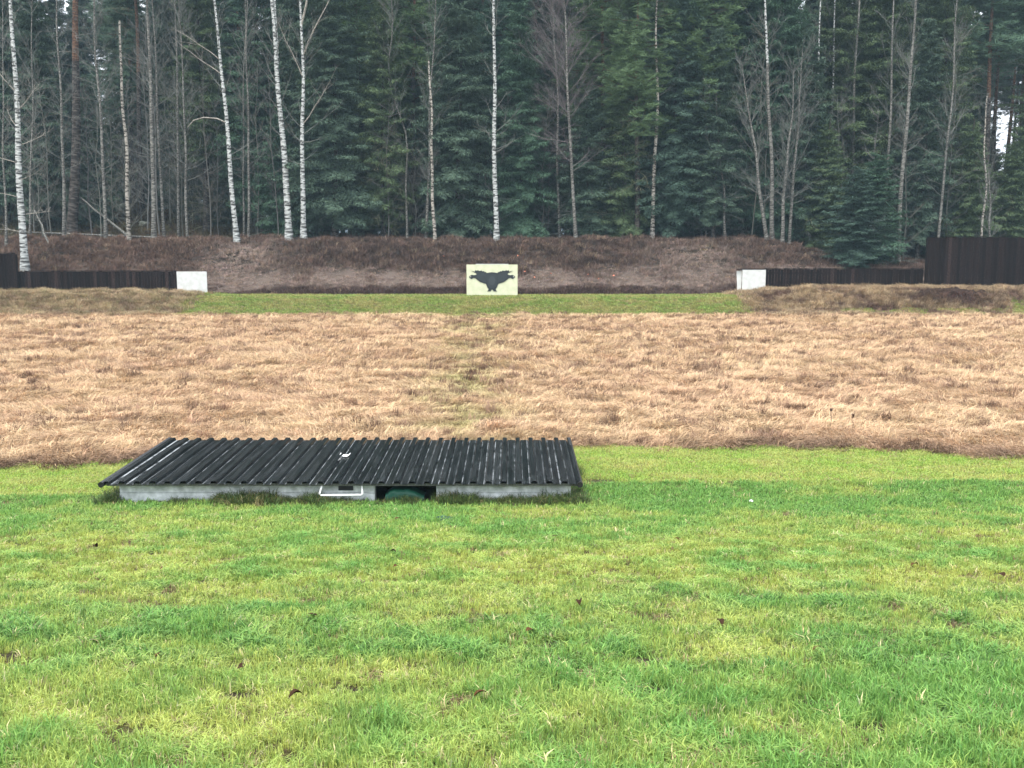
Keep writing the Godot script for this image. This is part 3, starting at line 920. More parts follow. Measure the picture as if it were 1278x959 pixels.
func build_forest() -> void:
	for l in [0.7, 1.4, 2.4]:
		var set_ := []
		for k in 3: set_.append(bough(l).mesh(null))
		boughs.append(set_)
	for k in 3: puffs.append(puff(0.38).mesh(null))
	# models: [crown, trunk, dead twigs, height]
	var spruces := []
	for k in 6:
		var h: float = [22.0, 24.0, 20.0, 15.0, 13.0, 9.0][k]
		var clear: float = [2.2, 5.5, 1.4, 0.7, 1.6, 0.4][k]
		spruces.append([spruce_crown(h, [3.1, 2.9, 3.3, 2.7, 2.4, 2.2][k], clear, [0.12, 0.22, 0.08, 0.1, 0.2, 0.08][k], 90 if clear > 1.5 else 30), straight_trunk(h, 0.009 * h, M.dark_bark), h])
	var pines := []
	for k in 3:
		var h: float = [24.0, 22.0, 25.0][k]
		pines.append([pine_crown(h, [11.0, 6.0, 14.0][k], [2.6, 3.0, 2.5][k]), straight_trunk(h * 0.97, 0.19, M.pine_upper, 9.0), straight_trunk(9.3, 0.195, M.dark_bark, 0.0, h), h])
	print("models ", Time.get_ticks_msec())
	for row in conifers:
		var base := on(row[1], row[2])
		var t: Node3D
		if row[0] == "pine":
			var k: int = 1 if row[4].contains("soft") else rng.randi() % 3
			var src: Array = pines[k]
			t = thing("pine_tree", row[4], "tree", base, "conifers at the forest edge")
			var s: float = row[3] / src[3]
			t.scale = Vector3(s, s, s)
			part("crown", src[0], t).set_surface_override_material(0, M.needles_2 if row[4].contains("yellowish") else M["needles_%d" % (rng.randi() % 3)])
			part("trunk", src[2], t)
			part("upper_trunk", src[1], t)
		else:
			var best := 0
			for k in 6:
				if absf(spruces[k][2] - row[3]) < absf(spruces[best][2] - row[3]) + (0.9 if rng.randf() < 0.5 else 0.0): best = k
			var src: Array = spruces[best]
			t = thing("spruce_tree", row[4], "tree", base - Vector3(0, 0.1, 0), "conifers at the forest edge")
			var s: float = row[3] / src[2]
			var wide := rng.randf_range(0.95, 1.15) * (1.5 if row[0] == "bush" else 1.0)
			t.scale = Vector3(s * wide, s, s * wide * rng.randf_range(0.9, 1.1))
			part("crown", src[0], t).set_surface_override_material(0, M["needles_%d" % (rng.randi() % 4)])
			part("trunk", src[1], t)
		t.rotation.y = rng.randf_range(0, TAU)
	# the depth of the wood: trees that cannot be told apart
	var wood := mass("conifer_forest", "dense dark conifer forest closing off the view behind the birches")
	var places := []
	for k in 9: places.append([])
	var taken := []
	var tries := 0
	while taken.size() < 340 and tries < 60000:
		tries += 1
		var d := rng.randf_range(66.0, 112.0)
		var x := rng.randf_range(-0.52 * d - 4.0, 0.52 * d + 4.0)
		if x < -10.0 and d < 73.0: continue
		var ok := true
		for q in taken:
			if Vector2(x, d).distance_squared_to(q) < 3.2: ok = false; break
		if not ok: continue
		taken.append(Vector2(x, d))
		var k := rng.randi() % 6
		if rng.randf() < 0.22: k = 6 + rng.randi() % 3
		if d > 90.0 and k > 2 and k < 6: k = rng.randi() % 3
		# two thin places where one sees between tall pines to the sky
		var way := x / d
		if (way > 0.43 and way < 0.485) or (way > -0.378 and way < -0.358): k = 5 if rng.randf() < 0.5 else 8
		var s := rng.randf_range(0.85, 1.15)
		places[k].append(Transform3D(Basis(Vector3.UP, rng.randf_range(0, TAU)).scaled(Vector3(s, s * rng.randf_range(0.9, 1.1), s)), on(x, d) - Vector3(0, 0.15, 0)))
	for k in 9:
		var tints := PackedColorArray()
		for i in places[k].size():
			var g := rng.randf_range(0.75, 1.25)
			tints.append(Color(g * rng.randf_range(0.9, 1.1), g, g * rng.randf_range(0.9, 1.1)))
		var src: Array = spruces[k] if k < 6 else pines[k - 6]
		for j in src.size() - 1: sow(["crowns", "trunks"][j] if k < 6 else ["crowns", "upper_trunks", "trunks"][j], wood, src[j], places[k], tints)
	# thin bare saplings that fill the gaps between the trunks
	var thicket := mass("bare_thicket", "grey haze of thin bare saplings and twigs between the trunks")
	for k in 4:
		var h: float = [6.0, 8.0, 10.0, 12.0][k]
		var m := MB.new()
		var pts := stem_points(Vector3.ZERO, Vector3(rng.randf_range(-0.6, 0.6), h, rng.randf_range(-0.6, 0.6)), 8, 0.12)
		var rr := PackedFloat32Array()
		for i in 9: rr.append(lerpf(0.045, 0.008, i / 8.0))
		m.tube(pts, rr, 5, 0.4, grey_twig)
		for i in 46:
			var az := rng.randf_range(0, TAU)
			var t := rng.randf_range(0.12, 0.98)
			limb(m, along(pts, t), Vector3(cos(az), rng.randf_range(0.1, 1.2), sin(az)), rng.randf_range(0.6, 1.9) * (1.2 - 0.6 * t), 0.014, 0.3, 7, grey_twig * rng.randf_range(0.8, 1.4))
		var at := []
		var tints := PackedColorArray()
		for i in 32:
			var x := rng.randf_range(-36.0, -8.0) if rng.randf() < 0.55 else rng.randf_range(-8.0, 34.0)
			var d := rng.randf_range(60.2, 72.0)
			var s := rng.randf_range(0.7, 1.2)
			at.append(Transform3D(Basis(Vector3.UP, rng.randf_range(0, TAU)).scaled(Vector3(s, s, s)), on(x, d) - Vector3(0, 0.1, 0)))
			var g := rng.randf_range(0.7, 1.3)
			tints.append(Color(g, g * rng.randf_range(0.92, 1.0), g * rng.randf_range(0.88, 1.0)))
		sow("saplings", thicket, m.mesh(M.twig), at, tints)
	print("conifers ", Time.get_ticks_msec())
	for row in trees:
		if row[0] == "pine":
			var base := on(row[1], row[2])
			var t := thing("pine_tree", row[7], "tree", base, "conifers at the forest edge")
			var lean := Vector3(row[3], row[4], -row[2]) - base
			t.basis = Basis(Vector3(0, 0, -1), atan2(lean.x, lean.y))
			part("trunk", straight_trunk(10.2, row[5] * 0.41, M.dark_bark, 0.0, 26.0), t)
			tag(part("upper_trunk", straight_trunk(25.0, row[5] * 0.40, M.pine_upper, 10.0), t), "reddish upper trunk")
			part("crown", pine_crown(26.0, 15.0, 3.0), t)
		else:
			bare_tree(row)
	# deadwood and boulders in the wood on the left
	for q in [[Vector3(-25.6, 5.9, -63.0), Vector3(-21.6, 3.45, -60.0), 0.07, "dead pole leaning down to the right between grey trunks on the left"], [Vector3(-28.2, 3.7, -62.0), Vector3(-19.0, 3.35, -60.4), 0.07, "long fallen trunk lying level behind the grey trees on the left"], [Vector3(-26.0, 4.9, -58.2), Vector3(-24.9, 2.9, -57.4), 0.06, "short dead pole leaning beside the leftmost white birch"]]:
		var m := MB.new()
		var mid: Vector3 = (q[0] + q[1]) * 0.5
		var pts := stem_points(q[0] - mid, q[1] - mid, 10, 0.05)
		var rr := PackedFloat32Array()
		for i in 11: rr.append(q[2] * lerpf(0.6, 1.1, i / 10.0))
		m.tube(pts, rr, 7, 0.4)
		single("dead_log", m.mesh(M.grey_bark), q[3], "dead wood", mid, "dead wood on the forest floor")
	for q in [[-26.1, 72.0, 0.95, 0.8, "pale boulder standing upright among the trunks on the left"], [-23.8, 69.0, 0.8, 0.5, "low flat boulder right of the upright one among the trunks on the left"]]:
		single("boulder", boulder(q[2], q[3]), q[4], "boulder", on(q[0], q[1]) + Vector3(0, q[3] * 0.25, 0), "boulders in the wood")
	print("forest ", Time.get_ticks_msec())

func boulder(w: float, h: float) -> ArrayMesh:
	var s := SphereMesh.new()
	s.radial_segments = 20
	s.rings = 12
	var st := SurfaceTool.new()
	st.create_from(s, 0)
	var mdt := MeshDataTool.new()
	mdt.create_from_surface(st.commit(), 0)
	var off := rng.randf_range(0, 500)
	for i in mdt.get_vertex_count():
		var p := mdt.get_vertex(i) * 2.0
		var k := 1.0 + 0.45 * fine.get_noise_3d(p.x * 14.0 + off, p.y * 14.0, p.z * 14.0)
		mdt.set_vertex(i, Vector3(p.x * w * 0.5, p.y * h * 0.6, p.z * w * 0.45) * k)
	var m := ArrayMesh.new()
	mdt.commit_to_surface(m)
	st.create_from(m, 0)
	st.generate_normals()
	m = st.commit()
	m.surface_set_material(0, M.stone)
	return m


# ---------------------------------------------------------------- the range's fixtures

func build_shelter() -> void:
	var t := thing("shelter", "low whitewashed shelter sunk in the lawn under a black corrugated metal roof", "shelter", Vector3(0, 0, 0))
	var x0 := -5.34
	var x1 := 0.80
	# front wall: two courses, left and right of the opening
	for seg in [[x0, -1.87], [-1.03, x1]]:
		for course in [[-0.35, 0.185, 0.0], [0.190, 0.335, 0.012]]:
			var m := MB.new()
			m.box(Vector3(seg[0], course[0], -14.16), Vector3(seg[1], course[1], -14.0 - course[2]))
			part("wall_course", m.mesh(M.whitewash), t)
	var lint := MB.new()
	lint.box(Vector3(-1.86, 0.285, -14.15), Vector3(-1.04, 0.335, -14.03))
	part("lintel", lint.mesh(M.old_wood), t)
	for side in [[x0, x0 + 0.15, -16.4, -14.165], [x1 - 0.15, x1, -16.4, -14.165]]:
		var m := MB.new()
		m.box(Vector3(side[0] + 0.002, -0.35, side[2]), Vector3(side[1] - 0.002, 0.335, side[3]))
		part("side_wall", m.mesh(M.whitewash), t)
	var bw := MB.new()
	bw.box(Vector3(x0, -0.35, -16.55), Vector3(x1, 0.36, -16.405))
	part("back_wall", bw.mesh(M.whitewash), t)
	# eave board, wall plate shadow gap, verges
	var eb := MB.new()
	eb.box(Vector3(-5.46, 0.318, -13.90), Vector3(0.88, 0.352, -13.865))
	part("eave_board", eb.mesh(M.old_wood), t)
	var soffit := MB.new()
	soffit.box(Vector3(-5.36, 0.337, -16.5), Vector3(0.82, 0.350, -13.905))
	part("soffit", soffit.mesh(M.old_wood), t)
	# corrugated sheets: profile across x, run along the depth
	var pitch := 0.2045
	var ribs := [5, 5, 5, 5, 5, 6]
	var x := -5.48
	for k in ribs.size():
		var prof: Array[Vector2] = []
		for i in ribs[k]:
			var a: float = i * pitch
			prof.append_array([Vector2(a, 0.0), Vector2(a + 0.016, 0.036), Vector2(a + 0.022, 0.041), Vector2(a + 0.076, 0.041), Vector2(a + 0.082, 0.036), Vector2(a + 0.098, 0.001), Vector2(a + 0.103, 0.0), Vector2(a + 0.142, 0.0), Vector2(a + 0.147, 0.004), Vector2(a + 0.156, 0.004), Vector2(a + 0.161, 0.0), Vector2(a + 0.199, 0.0)])
		var w: float = ribs[k] * pitch
		prof.append_array([Vector2(w, 0.0), Vector2(w + 0.016, 0.036), Vector2(w + 0.022, 0.041), Vector2(w + 0.060, 0.041)])
		var m := MB.new()
		var y0 := 0.356 + 0.0022 * (k % 2)
		var tilt := rng.randf_range(-0.004, 0.004)
		var rows := 9
		for r in rows:
			var f := float(r) / (rows - 1)
			var z := lerpf(-13.79 - rng.randf_range(0.0, 0.008), -16.62, f)
			for q in prof:
				var wav := 0.0015 * sin(f * 9.0 + q.x * 3.0 + k)
				for layer in 2:
					m.v.append(Vector3(x + q.x, y0 + f * (0.046 + tilt) + q.y + wav - 0.0016 * layer, z))
					m.uv.append(Vector2((x + q.x + 5.48) / 6.42, (-13.78 - z) / 2.86))
		var n := prof.size()
		for r in rows - 1:
			for i in n - 1:
				var a := (r * n + i) * 2
				var b := a + 2
				var e := a + n * 2
				var g := e + 2
				m.ix.append_array([a, e, g, a, g, b, a + 1, g + 1, e + 1, a + 1, b + 1, g + 1])
		for i in n - 1:
			var a := i * 2
			m.ix.append_array([a, a + 2, a + 3, a, a + 3, a + 1])
			a = ((rows - 1) * n + i) * 2
			m.ix.append_array([a, a + 3, a + 2, a, a + 1, a + 3])
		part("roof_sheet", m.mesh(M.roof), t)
		x += w
	for s in [[-5.525, -5.465], [0.885, 0.935]]:
		var m := MB.new()
		var pts := PackedVector3Array([Vector3((s[0] + s[1]) * 0.5, 0.358, -13.76), Vector3((s[0] + s[1]) * 0.5, 0.405, -16.63)])
		m.tube(pts, PackedFloat32Array([0.040, 0.040]), 10, 1.0)
		# end caps
		for e in [[pts[0], Vector3(0, 0, 1)], [pts[1], Vector3(0, 0, -1)]]:
			var k := m.v.size()
			for j in 10:
				var a := TAU * j / 10.0
				m.v.append(e[0] + Vector3(cos(a), sin(a), 0) * 0.040); m.n.append(e[1]); m.c.append(Color.WHITE); m.uv.append(Vector2.ZERO)
			for j in range(1, 9):
				m.ix.append_array([k, k + j + 1, k + j] if e[1].z > 0 else [k, k + j, k + j + 1])
		part("verge_trim", m.mesh(M.verge), t)
	# white lifting handle hanging in front of the wall
	var hm := MB.new()
	hm.tube(PackedVector3Array([Vector3(-2.56, 0.34, -13.93), Vector3(-2.565, 0.30, -13.86), Vector3(-2.59, 0.215, -13.835), Vector3(-2.575, 0.197, -13.83), Vector3(-2.03, 0.203, -13.83), Vector3(-2.01, 0.22, -13.835), Vector3(-2.02, 0.30, -13.86), Vector3(-2.02, 0.34, -13.93)]), PackedFloat32Array([0.013, 0.013, 0.013, 0.013, 0.013, 0.013, 0.013, 0.013]), 8, 1.0)
	tag(part("handle", hm.mesh(M.white_paint), t), "white tubular handle under the eave")
	var niche_shade := MB.new()
	niche_shade.box(Vector3(-2.36, 0.225, -14.02), Vector3(-2.16, 0.295, -13.992))  # black plate that paints the shade of a small wall niche
	tag(part("niche_shade", niche_shade.mesh(M.niche_shade_black), t), "black plate painted as the shade of a small niche behind the handle")
	# screw heads along the eave
	# green tarpaulin inside the opening
	var tm := MB.new()
	var nx := 18
	var nz := 10
	for j in nz + 1:
		for i in nx + 1:
			var u := float(i) / nx
			var w := float(j) / nz
			var px := lerpf(-1.73, -1.20, u)
			var top := 0.215 - 0.09 * smooth(0.6, 1.0, u) - 0.06 * smooth(0.15, 0.0, u) + 0.02 * lump.get_noise_2d(px * 14.0, 4.0)
			var y := lerpf(-0.05, top, smooth(0.0, 0.55, w))
			var z := -14.02 - 0.10 * w * w - 0.015 * lump.get_noise_2d(px * 20.0, w * 9.0)
			if w > 0.55: z = -14.05 - 0.7 * (w - 0.55)
			tm.v.append(Vector3(px, y - 0.05 * maxf(0.0, w - 0.7), z))
	for j in nz:
		for i in nx:
			var k := j * (nx + 1) + i
			tm.ix.append_array([k, k + nx + 1, k + nx + 2, k, k + nx + 2, k + 1])
	var st := SurfaceTool.new()
	st.create_from(tm.mesh(M.tarpaulin), 0)
	st.generate_normals()
	var tarp_mesh := st.commit()
	tarp_mesh.surface_set_material(0, M.tarpaulin)
	single("tarpaulin", tarp_mesh, "green tarpaulin bundled inside the dark opening of the shelter wall", "tarpaulin", Vector3.ZERO)
	# white scrap lying across two ribs
	var sm := MB.new()
	for q in [[-0.075, 0.030, -0.045, 0.004], [-0.045, 0.004, 0.035, 0.0], [0.035, 0.0, 0.075, 0.032]]:
		sm.quad(Vector3(q[0], q[1], 0.05), Vector3(q[0], q[1] + 0.004, -0.06), Vector3(q[2], q[3] + 0.004, -0.06), Vector3(q[2], q[3], 0.05))
		sm.quad(Vector3(q[0], q[1] - 0.005, 0.05), Vector3(q[2], q[3] - 0.005, 0.05), Vector3(q[2], q[3] - 0.001, -0.06), Vector3(q[0], q[1] - 0.001, -0.06))
		sm.quad(Vector3(q[0], q[1] - 0.005, 0.05), Vector3(q[0], q[1], 0.05), Vector3(q[2], q[3], 0.05), Vector3(q[2], q[3] - 0.005, 0.05))
	single("plastic_scrap", sm.mesh(M.white_paint), "small white curled scrap lying on the black corrugated roof", "scrap", Vector3(-2.49, 0.395, -15.45))
	print("shelter ", Time.get_ticks_msec())

func fence(label: String, xa: float, xb: float, d: float, top: float, bottom: float, step: float) -> void:
	var t := thing("board_fence", label, "fence", Vector3(xa, 0, -d), "dark board fences beside the target lane")
	var n := int(round((xb - xa) / step))
	var w := (xb - xa) / n
	var meshes := []
	for k in 5:
		var m := MB.new()
		m.box(Vector3(0.004, bottom, -0.012), Vector3(w - 0.006, top + [0.0, 0.012, -0.01, 0.006, -0.004][k], 0.012))
		meshes.append(m.mesh(M["board_%d" % k]))
	for i in n:
		var o := part("board", meshes[3 if rng.randf() < 0.07 else [0, 1, 2, 4][rng.randi() % 4]], t)
		o.position = Vector3(i * w, 0, 0.004 * (i % 2))
	var x := 0.0
	while x < xb - xa + 0.5:
		var m := MB.new()
		m.box(Vector3(-0.05, bottom - 0.3, -0.125), Vector3(0.05, top - 0.04, -0.025))
		part("post", m.mesh(M.board_0), t).position = Vector3(minf(x, xb - xa - 0.06) + 0.05, 0, 0)
		x += 2.0
	for y in [bottom + 0.25 * (top - bottom), bottom + 0.85 * (top - bottom)]:
		var m := MB.new()
		m.box(Vector3(0.0, y - 0.04, -0.024), Vector3(xb - xa, y + 0.04, -0.0125))
		part("rail", m.mesh(M.board_0), t)
	var cm := MB.new()
	cm.box(Vector3(-0.01, top + 0.014, -0.035), Vector3(xb - xa + 0.01, top + 0.034, 0.03))
	part("capping", cm.mesh(M.board_2), t)

func build_range() -> void:
	fence("low dark board fence left of the target, ending at a white panel", -23.98, -16.27, 51.5, 1.82, 0.45, 0.145)
	fence("taller end of dark board fence at the photo's left edge", -27.6, -24.0, 51.35, 2.68, 0.45, 0.145)
	fence("low dark board fence right of the target, between white panel and tall fence", 12.32, 19.95, 51.5, 1.93, 0.6, 0.145)
	fence("tall dark board fence at the right edge of the range", 19.97, 28.2, 51.2, 3.45, 0.6, 0.15)
	# white panels
	var left := MB.new()
	left.box(Vector3(-0.725, 0.45, -0.03), Vector3(0.725, 1.81, 0.03))
	single("white_panel", left.mesh(M.panel_white), "plain white panel at the inner end of the left low fence", "panel", Vector3(-15.53, 0, -51.4), "white panels beside the target lane")
	var r := thing("white_panel", "white panel with a narrow strip at its side by the right low fence", "panel", Vector3(11.7, 0, -51.4), "white panels beside the target lane")
	var rm := MB.new()
	rm.box(Vector3(-0.53, 0.5, -0.03), Vector3(0.60, 1.90, 0.03))
	part("panel", rm.mesh(M.panel_white), r)
	var rs := MB.new()
	rs.quad(Vector3(-0.71, 0.5, -0.10), Vector3(-0.79, 1.83, -0.10), Vector3(-0.55, 1.85, -0.05), Vector3(-0.55, 0.5, -0.05))
	rs.quad(Vector3(-0.55, 0.5, -0.08), Vector3(-0.55, 1.85, -0.08), Vector3(-0.79, 1.83, -0.13), Vector3(-0.71, 0.5, -0.13))
	rs.quad(Vector3(-0.71, 0.5, -0.13), Vector3(-0.79, 1.83, -0.13), Vector3(-0.79, 1.83, -0.10), Vector3(-0.71, 0.5, -0.10))
	part("side_strip", rs.mesh(M.panel_white), r)
	var rc := MB.new()
	rc.box(Vector3(-0.82, 1.905, -0.06), Vector3(0.61, 1.945, 0.04))
	part("capping", rc.mesh(M.board_2), r)
	# the target: two birds back to back, cut out and fixed on a cream board
	var t := thing("target_board", "cream target board showing a pair of dark mirrored bird silhouettes", "target", Vector3(-0.965, 0, -51.3))
	var w := 2.47
	var top := 2.15
	var high := 1.48
	var bm := MB.new()
	bm.box(Vector3(-w / 2, top - high - 0.15, -0.025), Vector3(w / 2, top, 0.0))
	part("board", bm.mesh(M.cream), t)
	var bt := MB.new()
	bt.box(Vector3(-w * 0.32, top + 0.002, -0.03), Vector3(w * 0.32, top + 0.03, 0.004))
	part("top_batten", bt.mesh(M.panel_white), t)
	var half := [[628, 288], [590, 291], [548, 300], [542, 283], [522, 287], [512, 270], [492, 277], [472, 261], [442, 270], [425, 257], [402, 264], [385, 257], [374, 280], [325, 264], [378, 296], [396, 302], [400, 324], [362, 331], [330, 326], [306, 340], [290, 358], [304, 372], [322, 387], [345, 381], [358, 372], [388, 380], [412, 402], [452, 431], [500, 449], [538, 460], [553, 500], [560, 520], [576, 533], [572, 552], [556, 571], [606, 571], [616, 552], [628, 542]]
	var outline := PackedVector2Array()
	for q in half: outline.append(Vector2((q[0] - 628) / 745.0 * w, top - (q[1] - 175) / 453.0 * high))
	for i in range(half.size() - 2, 0, -1):
		outline.append(Vector2(-outline[i].x, outline[i].y))
	var bird := part("bird_silhouette", extruded(outline, 0.002, 0.020, M.bird_dark), t)
	var chest := PackedVector2Array()
	for q in [[552, 326], [590, 322], [628, 320], [666, 322], [706, 326], [702, 400], [692, 470], [672, 515], [628, 528], [584, 515], [564, 470], [554, 400]]:
		chest.append(Vector2((q[0] - 628) / 745.0 * w, top - (q[1] - 175) / 453.0 * high))
	part("chest_plate", extruded(chest, 0.022, 0.030, M.bird_grey), bird)
	var breast := PackedVector2Array()
	for i in 20:
		var a := TAU * i / 20
		breast.append(Vector2(cos(a) * 0.16, top - 0.78 + sin(a) * 0.22))
	part("breast_patch", extruded(breast, 0.032, 0.036, M.bird_light), bird)
	for s in [-1.0, 1.0]:
		var wing := PackedVector2Array()
		for q in [[550, 318], [470, 285], [410, 290], [408, 345], [440, 400], [545, 440]]:
			wing.append(Vector2(s * (q[0] - 628) / 745.0 * w, top - (q[1] - 175) / 453.0 * high))
		part("wing_patch", extruded(wing, 0.022, 0.026, M.bird_grey), bird)
		var eye := PackedVector2Array()
		for i in 10:
			var a := TAU * i / 10
			eye.append(Vector2(s * 312.0 / 745.0 * w + cos(a) * 0.02, top - 180.0 / 453.0 * high + sin(a) * 0.02))
		part("eye", extruded(eye, 0.022, 0.026, M.panel_white), bird)
	for s in [-1.0, 1.0]:
		var pm := MB.new()
		pm.box(Vector3(s * 0.8 - 0.04, 0.2, -0.11), Vector3(s * 0.8 + 0.04, top - 0.1, -0.03))
		part("post", pm.mesh(M.old_wood), t)
	# a heap of dug earth on the bank
	var hm := MB.new()
	var nx := 34
	var nz := 16
	for j in nz + 1:
		for i in nx + 1:
			var x := lerpf(-2.1, 2.1, float(i) / nx)
			var z := lerpf(-1.0, 1.0, float(j) / nz)
			var k := clampf(1.0 - (x / 2.0) * (x / 2.0) - z * z, 0.0, 1.0)
			var y := 0.42 * sqrt(k) * (0.8 + 0.7 * lump.get_noise_2d(x * 9.0, z * 9.0)) + 0.10 * fine.get_noise_2d(x * 60.0, z * 60.0) * k
			hm.v.append(Vector3(x, ground(20.3 + x, 48.7 - z) + y - 0.03, z))
	for j in nz:
		for i in nx:
			var k := j * (nx + 1) + i
			hm.ix.append_array([k, k + 1, k + nx + 2, k, k + nx + 2, k + nx + 1])
	single("earth_heap", hm.mesh(M.heap), "heap of dark reddish earth on the bank in front of the tall fence", "heap", Vector3(20.3, 0, -48.7))
	# bits of orange clay targets on the earth bank
	var spots := [[0.65, 54.6], [1.15, 54.0], [2.0, 54.4], [3.9, 54.3], [4.4, 53.8], [5.2, 54.2], [0.3, 55.8], [-3.6, 55.9]]
	for i in spots.size():
		var cm := MB.new()
		for k in 7:
			var a := TAU * k / 7.0
			var b := TAU * (k + 1) / 7.0
			cm.tri(Vector3(0, 0.03, 0), Vector3(cos(b) * 0.05, 0, sin(b) * 0.045), Vector3(cos(a) * 0.05, 0, sin(a) * 0.045))
		var o := single("clay_fragment", cm.mesh(M.clay), "small orange fragment of a clay target lying on the earth bank", "fragment", on(spots[i][0], spots[i][1]) + Vector3(0, 0.22, 0), "orange clay fragments on the earth bank")
		o.rotation = Vector3(0.7, i * 1.3, 0.2)
	print("range ", Time.get_ticks_msec())

func extruded(outline: PackedVector2Array, z0: float, z1: float, mat: Material) -> ArrayMesh:
	var m := MB.new()
	var tri := Geometry2D.triangulate_polygon(outline)
	for i in range(0, tri.size(), 3):
		var a := outline[tri[i]]
		var b := outline[tri[i + 1]]
		var e := outline[tri[i + 2]]
		if (b - a).cross(e - a) > 0.0:
			var s := b
			b = e
			e = s
		m.tri(Vector3(a.x, a.y, z1), Vector3(b.x, b.y, z1), Vector3(e.x, e.y, z1))
	var clockwise := Geometry2D.is_polygon_clockwise(outline)
	for i in outline.size():
		var a := outline[i]
		var b := outline[(i + 1) % outline.size()]
		if clockwise:
			m.quad(Vector3(a.x, a.y, z0), Vector3(b.x, b.y, z0), Vector3(b.x, b.y, z1), Vector3(a.x, a.y, z1))
		else:
			m.quad(Vector3(a.x, a.y, z1), Vector3(b.x, b.y, z1), Vector3(b.x, b.y, z0), Vector3(a.x, a.y, z0))
	return m.mesh(mat)


# ---------------------------------------------------------------- small things on the grass

var leaf_spots := [[-1.37, 12.32], [-1.13, 9.67], [-1.02, 8.92], [-1.35, 6.87], [1.83, 6.03], [1.37, 6.68], [1.72, 10.66], [0.45, 10.78], [0.11, 6.44], [0.49, 7.31], [-0.16, 5.04], [-1.51, 5.61], [-2.05, 5.83], [-1.08, 4.99], [3.56, 9.00], [4.09, 8.49], [-3.03, 8.84], [-4.08, 10.01]]

func build_small() -> void:
	var kinds := []
	for k in 4:
		var m := MB.new()
		var curl := rng.randf_range(0.25, 0.7)
		var prev := []
		for i in 8:
			var t := i / 7.0
			var w := 0.026 * sin(PI * pow(t, 0.75)) + 0.001
			var y := 0.05 * curl * sin(t * 2.6)
			var row := [Vector3(lerpf(-0.045, 0.045, t), y + w * curl, -w), Vector3(lerpf(-0.045, 0.045, t), y, 0), Vector3(lerpf(-0.045, 0.045, t), y + w * curl * 1.2, w)]
			if i > 0:
				m.quad(prev[0], row[0], row[1], prev[1]); m.quad(prev[1], row[1], row[2], prev[2])
			prev = row
		kinds.append(m.mesh(M["leaf_%d" % (k % 2)]))
	for i in leaf_spots.size():
		var q: Array = leaf_spots[i]
		var o := single("fallen_leaf", kinds[i % 4], "small curled brown dead leaf lying in the lawn grass", "leaf", on(q[0], q[1]) + Vector3(0, 0.045, 0), "dead leaves on the lawn")
		o.rotation = Vector3(rng.randf_range(-0.4, 0.4), rng.randf_range(0, TAU), rng.randf_range(-0.35, 0.35))
		o.scale = Vector3.ONE * rng.randf_range(0.6, 0.95)
	var wm := MB.new()
	for k in 6:
		var a := TAU * k / 6.0
		var b := TAU * (k + 1) / 6.0
		wm.tri(Vector3(0, 0.03, 0), Vector3(cos(b) * 0.03, 0.01 * (k % 2), sin(b) * 0.03), Vector3(cos(a) * 0.03, 0.01 * ((k + 1) % 2), sin(a) * 0.03))
	single("paper_scrap", wm.mesh(M.panel_white), "tiny crumpled white scrap on the lawn right of the shelter", "scrap", on(3.2, 13.75) + Vector3(0, 0.07, 0))
	# rosette of broad dark leaves
	var r := MB.new()
	for i in 13:
		var a := TAU * i / 13.0 + rng.randf_range(-0.2, 0.2)
		var out := Vector3(cos(a), 0, sin(a))
		var l := rng.randf_range(0.10, 0.17)
		r.blade(out * 0.01, Vector3(-out.z, 0, out.x), out * l * 0.5 + Vector3(0, 0.07, 0), out * l + Vector3(0, 0.05, 0), 0.022, Color(0.035, 0.085, 0.05) * rng.randf_range(0.8, 1.3))
	single("weed", r.mesh(leafy(0.6, 0.5)), "dark rosette of broad weed leaves in the lawn before the shelter", "plant", on(-0.83, 12.35))
	# dry docks standing at the field's near edge
	var docks := [[5.95, 19.4, 0.38, "dry dark dock stalk with seed head, left of the two at the field's edge"], [6.30, 19.2, 0.33, "dry dark dock stalk with seed head, right of the two at the field's edge"]]
	for q in docks:
		var t := thing("dock_plant", q[3], "plant", on(q[0], q[1]))
		var s := MB.new()
		var h: float = q[2]
		s.tube(PackedVector3Array([Vector3(0, -0.02, 0), Vector3(0.01, h * 0.5, 0), Vector3(-0.01, h, 0)]), PackedFloat32Array([0.007, 0.006, 0.004]), 5)
		part("stalk", s.mesh(M.dock), t)
		var hd := MB.new()
		for i in 40:
			var y := rng.randf_range(h * 0.88, h * 1.02)
			var a := rng.randf_range(0, TAU)
			var p := Vector3(0, y, 0)
			var e := p + Vector3(cos(a), 0.8, sin(a)) * rng.randf_range(0.015, 0.05)
			hd.strip(p, e, Vector3(-sin(a), 0, cos(a)), 0.008, 0.005, Color.WHITE)
		part("seed_head", hd.mesh(M.dock), t)
	print("small ", Time.get_ticks_msec())


